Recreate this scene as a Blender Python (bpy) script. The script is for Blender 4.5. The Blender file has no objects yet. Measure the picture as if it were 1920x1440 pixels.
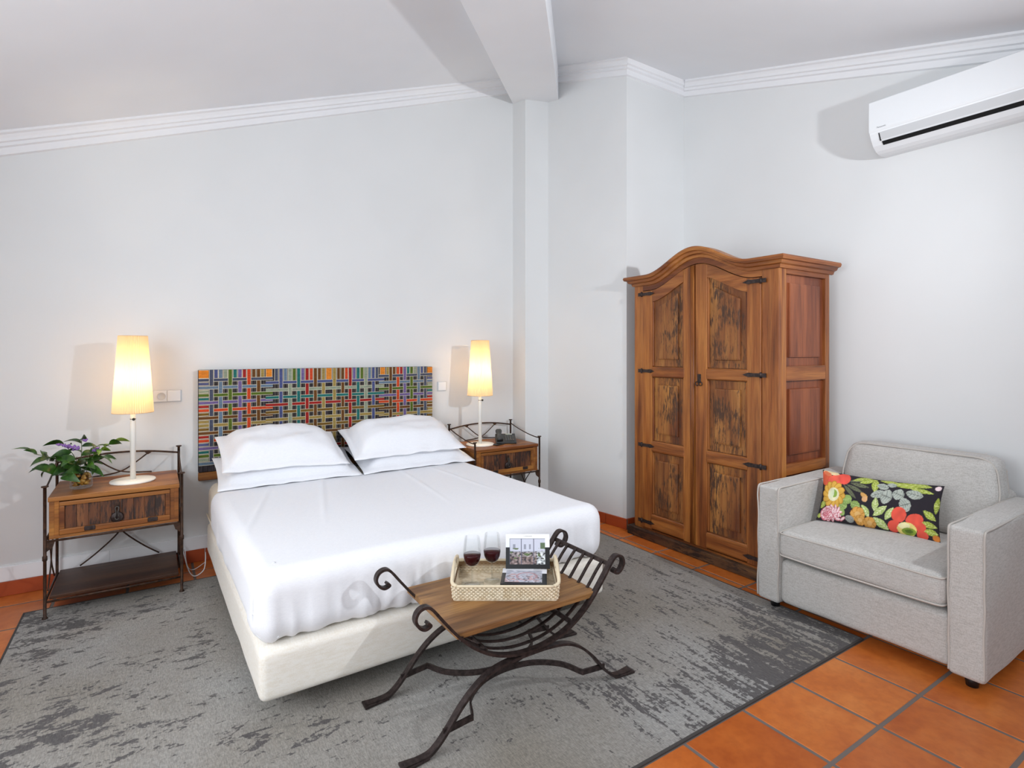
import bpy, bmesh, math, random
import numpy as np
from mathutils import Vector, Matrix, noise as mnoise
random.seed(7)
pi = math.pi
S = bpy.context.scene
C = S.collection

# ------------------------------------------------------------------ camera
cam_d = bpy.data.cameras.new('camera'); cam = bpy.data.objects.new('camera', cam_d); C.objects.link(cam)
cam_d.sensor_width = 36.0; cam_d.lens = 1039.0 / 1920.0 * 36.0; cam_d.shift_y = -60.0 / 1920.0
cam_d.clip_start = 0.05
cam.location = (0, 0, 1.4); cam.rotation_euler = (pi/2, 0, math.radians(-33.0))
S.camera = cam
# ------------------------------------------------------------------ world, lights, exposure
W = bpy.data.worlds.new('world'); S.world = W; W.use_nodes = True
W.node_tree.nodes['Background'].inputs[0].default_value = (0.77, 0.885, 1.0, 1)
W.node_tree.nodes['Background'].inputs[1].default_value = 0.33
def light(name, kind, loc, power, color=(1, 1, 1), rot=(0, 0, 0), **kw):
    d = bpy.data.lights.new(name, kind); d.energy = power; d.color = color
    for k, v in kw.items(): setattr(d, k, v)
    o = bpy.data.objects.new(name, d); o.location = loc; o.rotation_euler = rot; C.objects.link(o); return o
# the photographer's flash (it throws the hard shadows of lamps, beam and air conditioner)
fl_dir = Vector((2.0, 4.2, 1.70))-Vector((2.72, -0.1, 2.25))
light('flash', 'SPOT', (2.72, -0.1, 2.25), 132, (0.905, 0.95, 1.0), fl_dir.to_track_quat('-Z', 'Y').to_euler(), shadow_soft_size=0.045, spot_size=math.radians(131), spot_blend=1.0)
# daylight through the window in the wall beside the bed
light('window_daylight', 'AREA', (-1.40, 1.45, 1.66), 50, (0.89, 0.95, 1.0), (0, -pi/2, 0), shape='RECTANGLE', size=1.7, size_y=2.2)
light('side_fill_light', 'AREA', (-1.40, -0.75, 1.6), 30, (0.89, 0.95, 1.0), (0, -pi/2, 0), shape='RECTANGLE', size=1.6, size_y=1.2)  # fill light added to brighten the chair front and right wall
S.view_settings.view_transform = 'Standard'; S.view_settings.look = 'None'
S.view_settings.exposure = 0.44; S.view_settings.gamma = 1.0; S.view_settings.use_curve_mapping = False
S.cycles.max_bounces = 10; S.cycles.transparent_max_bounces = 12
S.cycles.sample_clamp_indirect = 6.0

# ------------------------------------------------------------------ helpers: colour and materials
def lin(c):
    def f(v):
        v = v/255.0
        return v/12.92 if v <= 0.04045 else ((v+0.055)/1.055)**2.4
    return tuple(f(v) for v in c)
def rgba(c): return lin(c) + (1.0,)
class NT:
    def __init__(s, name):
        m = bpy.data.materials.new(name); m.use_nodes = True; s.m = m; s.t = m.node_tree
        s.b = s.t.nodes['Principled BSDF']
    def n(s, kind, **kw):
        x = s.t.nodes.new(kind)
        for k, v in kw.items():
            if k.startswith('i_'):
                key = k[2:]; key = int(key) if key.isdigit() else key.replace('_', ' ')
                x.inputs[key].default_value = v
            else: setattr(x, k, v)
        return x
    def l(s, a, b): s.t.links.new(a, b)
    def coords(s, scale=(1, 1, 1), rnd=False, rot=(0, 0, 0)):
        tc = s.n('ShaderNodeTexCoord'); mp = s.n('ShaderNodeMapping'); mp.inputs['Scale'].default_value = scale
        mp.inputs['Rotation'].default_value = rot
        s.l(tc.outputs['Object'], mp.inputs['Vector'])
        if rnd:
            oi = s.n('ShaderNodeObjectInfo'); ml = s.n('ShaderNodeMath', operation='MULTIPLY', i_1=37.0)
            s.l(oi.outputs['Random'], ml.inputs[0]); s.l(ml.outputs[0], mp.inputs['Location'])
        return mp.outputs['Vector']
    def noise(s, vec, scale=5, detail=4, rough=0.55, dist=0.0):
        x = s.n('ShaderNodeTexNoise'); x.inputs['Scale'].default_value = scale; x.inputs['Detail'].default_value = detail
        x.inputs['Roughness'].default_value = rough; x.inputs['Distortion'].default_value = dist
        s.l(vec, x.inputs['Vector']); return x.outputs['Fac']
    def ramp(s, fac, stops, interp='LINEAR'):
        r = s.n('ShaderNodeValToRGB'); r.color_ramp.interpolation = interp
        e = r.color_ramp.elements
        while len(e) < len(stops): e.new(0.5)
        for k, (p, c) in enumerate(stops):
            e[k].position = p; e[k].color = rgba(c) if len(c) == 3 else c
        s.l(fac, r.inputs[0]); return r.outputs[0]
    def mix(s, fac, a, b, mode='MIX'):
        x = s.n('ShaderNodeMix', data_type='RGBA', blend_type=mode)
        for sock, v in ((x.inputs[0], fac), (x.inputs[6], a), (x.inputs[7], b)):
            if hasattr(v, 'node'): s.l(v, sock)
            else: sock.default_value = v
        return x.outputs[2]
    def math(s, op, a, b=0.0):
        x = s.n('ShaderNodeMath', operation=op)
        for sock, v in ((x.inputs[0], a), (x.inputs[1], b)):
            if hasattr(v, 'node'): s.l(v, sock)
            else: sock.default_value = v
        return x.outputs[0]
    def bump(s, h, strength=0.2, dist=0.005):
        b = s.n('ShaderNodeBump'); b.inputs['Strength'].default_value = strength; b.inputs['Distance'].default_value = dist
        s.l(h, b.inputs['Height']); s.l(b.outputs[0], s.b.inputs['Normal'])
    def col(s, v):
        if hasattr(v, 'node'): s.l(v, s.b.inputs['Base Color'])
        else: s.b.inputs['Base Color'].default_value = v
    def set(s, **kw):
        for k, v in kw.items(): s.b.inputs[k.replace('_', ' ')].default_value = v
        return s
def plain(name, c, rough=0.5, metal=0.0, **kw):
    t = NT(name); t.col(rgba(c)); t.set(Roughness=rough, Metallic=metal, **kw); return t.m
def paint(name, c, rough=0.85, amt=0.02):
    t = NT(name); v = t.coords(); n = t.noise(v, 60, 3)
    n2 = t.noise(v, 1.6, 2)
    d = tuple(max(0, x-4) for x in c)
    t.col(t.ramp(n2, [(0.3, d), (0.7, c)])); t.set(Roughness=rough)
    if amt: t.bump(n, 0.05, 0.001)
    return t.m
def wood(name, light_c, mid_c, dark_c, axis=2, grain=1.0, worn=0.0, rough=0.42, worn_c=(46, 30, 22)):
    """grain runs along axis; worn > 0 adds the pitted dark patches of old boards"""
    t = NT(name); sc = [16*grain]*3; sc[axis] = 1.1*grain
    v = t.coords(tuple(sc), rnd=True); n = t.noise(v, 1.0, 6, 0.62, 0.6)
    sc2 = [5*grain]*3; sc2[axis] = 1.0*grain
    v2 = t.coords(tuple(sc2), rnd=True); blot = t.noise(v2, 1.0, 3, 0.5)
    base = t.ramp(n, [(0.28, dark_c), (0.45, mid_c), (0.62, light_c), (0.8, mid_c)])
    mul = t.ramp(blot, [(0.32, (176, 150, 146)), (0.52, (240, 234, 228)), (0.7, (255, 252, 240))])
    col = t.mix(1.0, base, mul, 'MULTIPLY')
    oi = t.n('ShaderNodeObjectInfo')
    tint = t.ramp(oi.outputs['Random'], [(0.0, (228, 214, 208)), (0.5, (255, 255, 255)), (1.0, (255, 246, 226))])
    col = t.mix(1.0, col, tint, 'MULTIPLY')
    fine = [120*grain]*3; fine[axis] = 5*grain
    fn = t.noise(t.coords(tuple(fine), rnd=True), 1.0, 3, 0.6)
    if worn > 0:
        ws = [84]*3; ws[axis] = 15
        wn = t.noise(t.coords(tuple(ws), rnd=True), 1.0, 5, 0.7, 0.3)
        wl = t.noise(t.coords((6, 6, 6), rnd=True), 1.0, 2)
        a = t.math('ADD', t.math('MULTIPLY', wn, 0.72), t.math('MULTIPLY', wl, 0.42))
        m = t.ramp(a, [(0.60-0.12*worn, (0, 0, 0, 1)), (0.69-0.10*worn, (1, 1, 1, 1))])
        col = t.mix(m, col, rgba(worn_c))
    col = t.mix(0.35, col, t.ramp(fn, [(0.3, (90, 60, 40)), (0.55, (255, 255, 255))]), 'MULTIPLY')
    t.col(col); t.set(Roughness=rough); t.bump(fn, 0.25, 0.002); return t.m
def cloth(name, c, c2=None, scale=420, rough=0.9, bump=0.25, sheen=0.2):
    t = NT(name); c2 = c2 or tuple(max(0, x-14) for x in c)
    a = t.noise(t.coords((scale, scale*0.12, scale)), 1.0, 2); b = t.noise(t.coords((scale*0.12, scale, scale*0.5)), 1.0, 2)
    s = t.math('MULTIPLY', t.math('ADD', a, b), 0.5)
    t.col(t.ramp(s, [(0.38, c2), (0.58, c)])); t.set(Roughness=rough); t.b.inputs['Sheen Weight'].default_value = sheen
    t.bump(s, bump, 0.001); return t.m

M = {}
M['wall'] = paint('white_wall_paint', (228, 229, 229))
M['ceil'] = paint('white_ceiling_paint', (238, 239, 242))
M['trimw'] = paint('white_gloss_moulding', (240, 240, 242), 0.6, 0)
M['grout'] = paint('grey_grout', (118, 108, 102), 0.9)
def terracotta():
    t = NT('terracotta_tile'); oi = t.n('ShaderNodeObjectInfo')
    v = t.coords((1, 1, 1), rnd=True)
    n = t.noise(v, 3.0, 4, 0.6); n2 = t.noise(v, 28, 4)
    base = t.ramp(n, [(0.3, (190, 98, 38)), (0.5, (208, 116, 48)), (0.72, (222, 136, 66))])
    tint = t.ramp(oi.outputs['Random'], [(0, (236, 222, 214)), (0.5, (255, 255, 255)), (1, (255, 248, 228))])
    c = t.mix(1.0, base, tint, 'MULTIPLY')
    c = t.mix(0.25, c, t.ramp(n2, [(0.35, (190, 150, 120)), (0.6, (255, 255, 255))]), 'MULTIPLY')
    t.col(c); t.set(Roughness=0.36); t.bump(n2, 0.10, 0.002); return t.m
M['terra'] = terracotta()
M['terrab'] = plain('terracotta_skirting', (170, 74, 34), 0.45)
def rug_mat():
    t = NT('distressed_grey_rug')
    v = t.coords()
    big = t.noise(v, 1.1, 2, 0.5)
    fib = t.noise(t.coords((260, 60, 60)), 1.0, 2); fib2 = t.noise(t.coords((60, 300, 60)), 1.0, 2)
    base = t.ramp(big, [(0.3, (148, 140, 127)), (0.5, (166, 161, 154)), (0.7, (180, 179, 176))])
    base = t.mix(0.55, base, t.ramp(fib, [(0.3, (150, 150, 150)), (0.7, (255, 255, 255))]), 'MULTIPLY')
    base = t.mix(0.35, base, t.ramp(fib2, [(0.3, (150, 150, 150)), (0.7, (255, 255, 255))]), 'MULTIPLY')
    # worn-away patches: streaks along both weaving directions, denser towards the ends
    sx = t.noise(t.coords((8.0, 20.0, 1)), 1.0, 5, 0.75, 0.3)
    sy = t.noise(t.coords((22.0, 4.0, 1)), 1.0, 5, 0.75, 0.3)
    fine = t.noise(t.coords((48, 60, 1)), 1.0, 2)
    reg = t.noise(t.coords((2.1, 2.6, 1)), 1.0, 3)
    sep = t.n('ShaderNodeSeparateXYZ'); t.l(v, sep.inputs[0])
    def band(out, a, b):
        mr = t.n('ShaderNodeMapRange', interpolation_type='SMOOTHSTEP'); t.l(out, mr.inputs[0])
        mr.inputs[1].default_value = a; mr.inputs[2].default_value = b; return mr.outputs[0]
    right = band(sep.outputs[0], 0.75, 1.55)        # dashes turn along the length at this end
    near = t.math('SUBTRACT', 1.0, band(sep.outputs[1], 1.36, 2.15))
    left = t.math('SUBTRACT', 1.0, band(sep.outputs[0], -0.55, 0.25))
    edge = band(sep.outputs[0], 1.3, 2.4)
    st = t.mix(right, sx, sy)
    ends = t.math('ADD', t.math('MULTIPLY', t.math('MULTIPLY', near, edge), 0.14), t.math('MULTIPLY', left, 0.06))
    a = t.math('ADD', t.math('MULTIPLY', st, 0.66), t.math('ADD', t.math('MULTIPLY', reg, 0.34), t.math('MULTIPLY', fine, 0.24)))
    a = t.math('ADD', a, ends)
    m = t.ramp(a, [(0.690, (0, 0, 0, 1)), (0.715, (1, 1, 1, 1))])
    dark = t.mix(0.5, rgba((66, 62, 63)), t.ramp(fib, [(0.3, (54, 51, 52)), (0.7, (98, 92, 92))]))
    col = t.mix(t.math('MULTIPLY', m, 0.9), base, dark)
    t.col(col); t.set(Roughness=0.95); t.b.inputs['Sheen Weight'].default_value = 0.1
    t.bump(fib, 0.5, 0.003); return t.m
M['rug'] = rug_mat()
M['rugedge'] = plain('dark_rug_binding', (70, 66, 64), 0.95)
M['wd'] = wood('honey_pine', (192, 130, 68), (164, 100, 48), (108, 62, 30), 2)
M['wdh'] = wood('honey_pine_level', (192, 130, 68), (164, 100, 48), (108, 62, 30), 1)
M['wdx'] = wood('honey_pine_across', (184, 120, 62), (156, 92, 44), (104, 58, 28), 0)
M['wdold'] = wood('worn_old_board', (194, 140, 76), (160, 104, 54), (100, 62, 36), 2, 1.0, 0.24, 0.6, (78, 50, 32))
M['wdside'] = wood('red_brown_panel', (160, 92, 56), (140, 76, 44), (108, 58, 36), 2, 0.8)
M['plinth'] = wood('grey_brown_old_beam', (128, 96, 66), (98, 70, 48), (62, 44, 32), 1, 1.0, 0.4, 0.7)
M['nswd'] = wood('dark_honey_board', (188, 130, 64), (158, 102, 48), (106, 64, 32), 0)
M['nsold'] = wood('scorched_old_board', (142, 92, 56), (110, 68, 42), (66, 40, 28), 2, 1.6, 0.55, 0.6, (48, 33, 28))
M['shelfwd'] = wood('dark_shelf_board', (110, 76, 48), (84, 56, 36), (52, 34, 24), 0)
M['bench'] = wood('bench_seat_board', (172, 130, 80), (148, 108, 64), (110, 78, 46), 0, 1.3, 0.0, 0.5)
M['iron'] = NT('wrought_iron'); _t = M['iron']
_n = _t.noise(_t.coords((60, 60, 60)), 1.0, 3); _t.col(_t.ramp(_n, [(0.35, (46, 38, 36)), (0.65, (72, 60, 58))])); _t.set(Roughness=0.5, Metallic=0.55); _t.bump(_n, 0.2, 0.001); M['iron'] = _t.m
M['rust'] = NT('rusty_brown_iron'); _t = M['rust']
_n = _t.noise(_t.coords((40, 40, 40)), 1.0, 3); _t.col(_t.ramp(_n, [(0.35, (50, 34, 26)), (0.65, (84, 58, 42))])); _t.set(Roughness=0.55, Metallic=0.4); M['rust'] = _t.m
M['black'] = plain('black_plastic', (18, 18, 20), 0.4)
M['slot'] = plain('dark_opening', (4, 4, 5), 0.9)
M['linen'] = cloth('grey_beige_linen', (196, 193, 189), (173, 169, 164), 300, 0.92, 0.3, 0.15)
M['pipe'] = plain('linen_piping', (190, 183, 176), 0.9)
M['sheet'] = cloth('white_cotton', (245, 246, 250), (238, 239, 244), 500, 0.8, 0.05, 0.1)
M['mattress'] = cloth('cream_mattress', (232, 222, 204), (222, 210, 190), 300, 0.85, 0.1)
M['base'] = cloth('cream_suede', (242, 237, 228), (234, 226, 212), 220, 0.9, 0.12, 0.3)
M['white'] = plain('white_enamel', (238, 236, 230), 0.3)
M['plastic'] = plain('white_plastic', (236, 238, 240), 0.35)
M['plasticg'] = plain('pale_grey_plastic', (206, 208, 210), 0.4)
M['greytext'] = plain('grey_print', (140, 142, 146), 0.6)
M['rattan'] = plain('pale_rattan', (222, 206, 176), 0.6)
def rattan_weave():
    t = NT('woven_rattan'); n = t.noise(t.coords((60, 60, 60)), 1.0, 2)
    t.col(t.ramp(n, [(0.3, (206, 186, 152)), (0.6, (230, 216, 190))])); t.set(Roughness=0.65); return t.m
M['weave'] = rattan_weave()
def glass():
    t = NT('clear_glass'); t.t.nodes.remove(t.b)
    out = [n for n in t.t.nodes if n.type == 'OUTPUT_MATERIAL'][0]
    tr = t.n('ShaderNodeBsdfTransparent'); tr.inputs[0].default_value = (0.965, 0.975, 0.975, 1)
    gl = t.n('ShaderNodeBsdfGlossy'); gl.inputs['Roughness'].default_value = 0.02
    lw = t.n('ShaderNodeLayerWeight'); lw.inputs[0].default_value = 0.25
    mx = t.n('ShaderNodeMixShader'); fac = t.math('MULTIPLY', lw.outputs['Fresnel'], 0.28); t.l(fac, mx.inputs[0])
    t.l(tr.outputs[0], mx.inputs[1]); t.l(gl.outputs[0], mx.inputs[2]); t.l(mx.outputs[0], out.inputs[0]); return t.m
M['glass'] = glass()
_t = NT('red_wine'); _t.col((0.045, 0.004, 0.006, 1)); _t.set(Roughness=0.04, IOR=1.34); _t.b.inputs['Transmission Weight'].default_value = 0.15; M['wine'] = _t.m
_t = NT('water_with_amber_pebbles'); _n = _t.noise(_t.coords((45, 45, 45)), 1.0, 2); _t.col(_t.ramp(_n, [(0.35, (120, 70, 22)), (0.55, (196, 140, 54)), (0.7, (226, 186, 100))])); _t.set(Roughness=0.25); M['amber'] = _t.m
def leaf_mat(name, a, b):
    t = NT(name); n = t.noise(t.coords((30, 30, 30), rnd=True), 1.0, 2); oi = t.n('ShaderNodeObjectInfo')
    c = t.ramp(n, [(0.35, a), (0.65, b)]); c = t.mix(1.0, c, t.ramp(oi.outputs['Random'], [(0, (150, 165, 150)), (1, (255, 255, 235))]), 'MULTIPLY')
    t.col(c); t.set(Roughness=0.4); return t.m
M['leaf'] = leaf_mat('green_leaf', (34, 74, 22), (74, 122, 36))
M['lime'] = leaf_mat('lime_leaf', (110, 140, 40), (150, 176, 64))
M['stem'] = plain('green_stem', (66, 84, 34), 0.6)
M['petal'] = plain('violet_petal', (142, 104, 176), 0.7)
def shade_mat():
    t = NT('pleated_cream_shade'); t.t.nodes.remove(t.b)
    out = [n for n in t.t.nodes if n.type == 'OUTPUT_MATERIAL'][0]
    d = t.n('ShaderNodeBsdfDiffuse'); d.inputs[0].default_value = rgba((244, 232, 206))
    tr = t.n('ShaderNodeBsdfTranslucent'); tr.inputs[0].default_value = rgba((214, 190, 150))
    mx = t.n('ShaderNodeMixShader'); mx.inputs[0].default_value = 0.5
    t.l(d.outputs[0], mx.inputs[1]); t.l(tr.outputs[0], mx.inputs[2]); t.l(mx.outputs[0], out.inputs[0]); return t.m
M['shade'] = shade_mat()
_t = NT('lamp_bulb'); _t.b.inputs['Emission Color'].default_value = (1, 0.78, 0.45, 1); _t.b.inputs['Emission Strength'].default_value = 8; M['bulb'] = _t.m
def vcol(name, rough=0.8, bump=0):
    t = NT(name); a = t.n('ShaderNodeVertexColor', layer_name='Col'); t.col(a.outputs[0]); t.set(Roughness=rough)
    return t.m
M['print'] = vcol('printed_cotton', 0.9); M['cover'] = vcol('printed_cover', 0.35)

# ------------------------------------------------------------------ helpers: objects and meshes
def tag(o, label=None, cat=None, group=None, kind=None):
    if label: o['label'] = label
    if cat: o['category'] = cat
    if group: o['group'] = group
    if kind: o['kind'] = kind
    return o
def thing(name, label, cat, loc=(0, 0, 0), rz=0.0, group=None):
    o = bpy.data.objects.new(name, None); C.objects.link(o); o.empty_display_size = 0.1
    o.location = loc; o.rotation_euler = (0, 0, rz); return tag(o, label, cat, group)
def link(name, me, mat, parent=None, smooth=False):
    if mat is not None:
        for m in (mat if isinstance(mat, (list, tuple)) else [mat]): me.materials.append(m)
    if smooth: me.polygons.foreach_set('use_smooth', [True]*len(me.polygons))
    o = bpy.data.objects.new(name, me); C.objects.link(o)
    if parent: o.parent = parent
    return o
def raw(name, v, f, mat, parent=None, smooth=False, fm=None):
    me = bpy.data.meshes.new(name); me.from_pydata([tuple(p) for p in v], [], f)
    if fm: me.polygons.foreach_set('material_index', fm)
    bm = bmesh.new(); bm.from_mesh(me); bmesh.ops.recalc_face_normals(bm, faces=bm.faces); bm.to_mesh(me); bm.free()
    return link(name, me, mat, parent, smooth)
def clone(root, loc, rz=None, label=None, **kw):
    def cp(o, par):
        c = o.copy(); C.objects.link(c); c.parent = par
        for ch in [x for x in o.children]: cp(ch, c)
        return c
    r = cp(root, None); r.location = loc
    if rz is not None: r.rotation_euler = (0, 0, rz)
    if label: r['label'] = label
    return r
def copy_part(o, parent, loc=None):
    c = o.copy(); C.objects.link(c); c.parent = parent
    if loc is not None: c.location = loc
    return c
def box(name, x0, x1, y0, y1, z0, z1, mat, parent=None, bev=0.0, seg=2):
    bm = bmesh.new(); bmesh.ops.create_cube(bm, size=1)
    for v in bm.verts:
        v.co = ((x0+x1)/2+v.co.x*abs(x1-x0), (y0+y1)/2+v.co.y*abs(y1-y0), (z0+z1)/2+v.co.z*abs(z1-z0))
    if bev: bmesh.ops.bevel(bm, geom=bm.edges[:], offset=bev, segments=seg, profile=0.6, affect='EDGES')
    me = bpy.data.meshes.new(name); bm.to_mesh(me); bm.free()
    return link(name, me, mat, parent, False)
def prism(name, poly, a, b, axis, mat, parent=None, bev=0.0, smooth=False):
    """poly in the plane normal to axis, extruded from a to b"""
    def P(p, t):
        if axis == 0: return (t, p[0], p[1])
        if axis == 1: return (p[0], t, p[1])
        return (p[0], p[1], t)
    n = len(poly); v = [P(p, a) for p in poly]+[P(p, b) for p in poly]
    f = [tuple(range(n)), tuple(range(2*n-1, n-1, -1))]+[(i, (i+1) % n, n+(i+1) % n, n+i) for i in range(n)]
    me = bpy.data.meshes.new(name); me.from_pydata(v, [], f)
    bm = bmesh.new(); bm.from_mesh(me); bmesh.ops.recalc_face_normals(bm, faces=bm.faces)
    if bev:
        ed = [e for e in bm.edges if len(e.link_faces) == 2 and e.calc_face_angle(0) > 0.7]
        bmesh.ops.bevel(bm, geom=ed, offset=bev, segments=2, profile=0.6, affect='EDGES')
    bmesh.ops.triangulate(bm, faces=[q for q in bm.faces if len(q.verts) > 4])
    bm.to_mesh(me); bm.free(); return link(name, me, mat, parent, smooth)
def lathe(name, prof, mat, parent=None, seg=32, at=(0, 0, 0), smooth=True, mod=None):
    v = []; f = []; n = len(prof)
    for i in range(seg):
        a = 2*pi*i/seg; k = mod(a) if mod else 0.0
        for r, z in prof:
            rr = r+(k if r > 1e-6 else 0); v.append((at[0]+rr*math.cos(a), at[1]+rr*math.sin(a), at[2]+z))
    for i in range(seg):
        j = (i+1) % seg
        for k in range(n-1): f.append((i*n+k, j*n+k, j*n+k+1, i*n+k+1))
    me = bpy.data.meshes.new(name); me.from_pydata(v, [], f)
    bm = bmesh.new(); bm.from_mesh(me); bmesh.ops.remove_doubles(bm, verts=bm.verts, dist=1e-6)
    bmesh.ops.recalc_face_normals(bm, faces=bm.faces); bm.to_mesh(me); bm.free()
    return link(name, me, mat, parent, smooth)
def spline(pts, n=8):
    """Catmull-Rom through the points"""
    P = [Vector(p) for p in pts]; out = []
    for i in range(len(P)-1):
        a = P[max(i-1, 0)]; b = P[i]; c = P[i+1]; d = P[min(i+2, len(P)-1)]
        for k in range(n):
            t = k/n; out.append(0.5*((2*b)+(c-a)*t+(2*a-5*b+4*c-d)*t*t+(3*b-a-3*c+d)*t**3))
    out.append(P[-1]); return out
def sweep(name, path, prof, mat, parent=None, up=(0, 0, 1), smooth=True, closed=False, scale=None, cap=True):
    """prof: closed list of (side, up) offsets carried along the path"""
    P = [Vector(p) for p in path]; n = len(P); m = len(prof); v = []; f = []; up = Vector(up)
    for i in range(n):
        if closed: t = P[(i+1) % n]-P[i-1]
        else: t = P[min(i+1, n-1)]-P[max(i-1, 0)]
        t.normalize(); s = t.cross(up)
        if s.length < 1e-4: s = t.cross(Vector((1, 0.01, 0)))
        s.normalize(); u = s.cross(t); k = scale(i/(n-1)) if scale else 1.0
        for a, b in prof: v.append(P[i]+s*a*k+u*b*k)
    for i in range(n if closed else n-1):
        j = (i+1) % n
        for k in range(m): f.append((i*m+k, i*m+(k+1) % m, j*m+(k+1) % m, j*m+k))
    if not closed and cap: f += [tuple(range(m)), tuple(range((n-1)*m, n*m))]
    return raw(name, v, f, mat, parent, smooth)
def ring(r, n=8): return [(r*math.cos(2*pi*i/n), r*math.sin(2*pi*i/n)) for i in range(n)]
def tube(name, path, r, mat, parent=None, seg=8, closed=False, scale=None, up=(0, 0, 1)):
    return sweep(name, path, ring(r, seg), mat, parent, up, True, closed, scale)
def flat(name, path, w, th, mat, parent=None, up=(0, 1, 0)):
    """flat iron bar: width w along up, thickness th"""
    return sweep(name, path, [(-th/2, -w/2), (th/2, -w/2), (th/2, w/2), (-th/2, w/2)], mat, parent, up, False)
def rbox(name, x0, x1, y0, y1, z0, z1, r, mat, parent=None, n=(12, 12, 6), disp=None, keep=None, rz=None, smooth=True):
    """rounded block on a fine grid; disp(p, nrm) moves the surface; keep(centre) drops faces"""
    rz = r if rz is None else rz
    lo = Vector((x0, y0, z0)); hi = Vector((x1, y1, z1)); idx = {}; V = []; F = []
    R = Vector((r, r, rz)); il = lo+R; ih = hi-R
    def vert(p):
        k = tuple(round(c, 5) for c in p)
        if k in idx: return idx[k]
        q = Vector((min(max(p[i], il[i]), ih[i]) for i in range(3))); d = Vector(p)-q
        dn = Vector((d.x/R.x, d.y/R.y, d.z/R.z)); L = dn.length
        if L > 1e-9:
            dn /= L; w = q+Vector((dn.x*R.x, dn.y*R.y, dn.z*R.z)); nr = dn
        else: w = Vector(p); nr = Vector((0, 0, 1))
        if disp: w = Vector(disp(w, nr))
        V.append(w); idx[k] = len(V)-1; return idx[k]
    def grid(a, k):
        # denser near the rounded rims
        A, B, rr = lo[a], hi[a], R[a]; g = [A, A+rr*0.35, A+rr*0.7, A+rr]
        g += [A+rr+(B-A-2*rr)*i/k for i in range(1, k)]; return g+[B-rr, B-rr*0.7, B-rr*0.35, B]
    G = [grid(a, n[a]) for a in range(3)]
    for a in range(3):
        b, c = (a+1) % 3, (a+2) % 3
        for side in (lo[a], hi[a]):
            for i in range(len(G[b])-1):
                for j in range(len(G[c])-1):
                    q = []
                    for u, w in ((i, j), (i+1, j), (i+1, j+1), (i, j+1)):
                        p = [0, 0, 0]; p[a] = side; p[b] = G[b][u]; p[c] = G[c][w]; q.append(tuple(p))
                    if keep and not keep([sum(p[t] for p in q)/4 for t in range(3)]): continue
                    F.append(tuple(vert(p) for p in q))
    return raw(name, V, F, mat, parent, smooth)
def nz(x, y, z=0.0): return mnoise.noise(Vector((x, y, z)))

# ================================================================== THE ROOM
YW, XA, YB, XR = 4.255, 3.145, 3.18, 3.82
XC, YC = 3.022, 4.06      # far end of the splayed recess wall, at the column
XL, YN = -1.42, -1.6
def zl(x): return 2.898+0.357*x
def zr(y): return 2.765+0.2943*y
def xh(y): return (zr(y)-2.898)/0.357
def struct(o): return tag(o, kind='structure')
floor = struct(box('floor', XL-0.1, XR+0.1, YN, YW+0.1, -0.12, -0.0025, M['grout']))
PX, PY, GX, GY, gw = 0.3435, 0.343, 1.94, 0.99, 0.0075
tmesh = None
for i in range(-10, 6):
    for j in range(-3, 10):
        x0, y0 = GX+PX*i, GY+PY*j
        x1, y1 = min(x0+PX, XR), min(y0+PY, YW)
        if x1 < -1.35 or x0 > XR-0.03 or y0 > YW-0.03: continue
        if x0 > XA and y0 > YB-0.02: continue
        if x0 > -0.55 and x1 < 2.86 and y0 > 1.36 and y1 < 3.86: continue      # wholly under the rug
        full = x0+PX <= XR and y0+PY <= YW and not (x1 > XA and y1 > YB)
        if full:
            if tmesh is None:
                o = box('tile', -PX/2+gw, PX/2-gw, -PY/2+gw, PY/2-gw, -0.010, 0.0, M['terra'], floor, 0.002, 1); tmesh = o
            else: o = copy_part(tmesh, floor)
            o.location = (x0+PX/2, y0+PY/2, random.uniform(-0.0008, 0.0))
        else:
            xa = min(x1, XA) if (x1 > XA and y1 > YB and x0 < XA) and y0 > YB else x1
            yb = min(y1, YB) if (x1 > XA and y1 > YB and y0 < YB) and x0 > XA else y1
            box('tile', x0+gw, xa-(gw if xa == x0+PX else 0), y0+gw, yb-(gw if yb == y0+PY else 0), -0.010, 0.0, M['terra'], floor, 0.002, 1)
T = 0.12
wb = struct(box('wall_back', XL-T, XA+T, YW, YW+T, 0, 4.5, M['wall']))
wa = struct(prism('wall_recess', [(XC, YC), (XA, YB), (XA+0.2, YB), (XA+0.2, YW+T), (XC, YW+T)], 0, 4.5, 2, M['wall']))
wj = struct(box('wall_jog', XA+0.2, XR+T, YB, YB+T, 0, 4.5, M['wall']))
wr = struct(box('wall_right', XR, XR+T, YN, YB, 0, 4.5, M['wall']))
# side wall with the window opening (out of the picture, it lets the daylight in; second opening added for the fill light)
wl = []
for nme, a in (('wall_left', (XL-T, XL, 2.55, YW, 0, 3.2)), ('wall_left_sill', (XL-T, XL, 0.35, 2.55, 0, 0.8)),
               ('wall_left_pier', (XL-T, XL, -0.1, 0.35, 0, 3.2)), ('wall_left_sill_two', (XL-T, XL, -1.4, -0.1, 0, 0.8)), ('wall_left_lintel_two', (XL-T, XL, -1.4, -0.1, 2.4, 3.2)), ('wall_left_front', (XL-T, XL, YN, -1.4, 0, 3.2)), ('wall_left_lintel', (XL-T, XL, 0.35, 2.55, 2.5, 3.2))):
    wl.append(struct(box(nme, *a, M['wall'])))
col = struct(box('wall_column', 2.772, 3.025, 4.052, YW, 0, 3.95, M['wall']))
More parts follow.
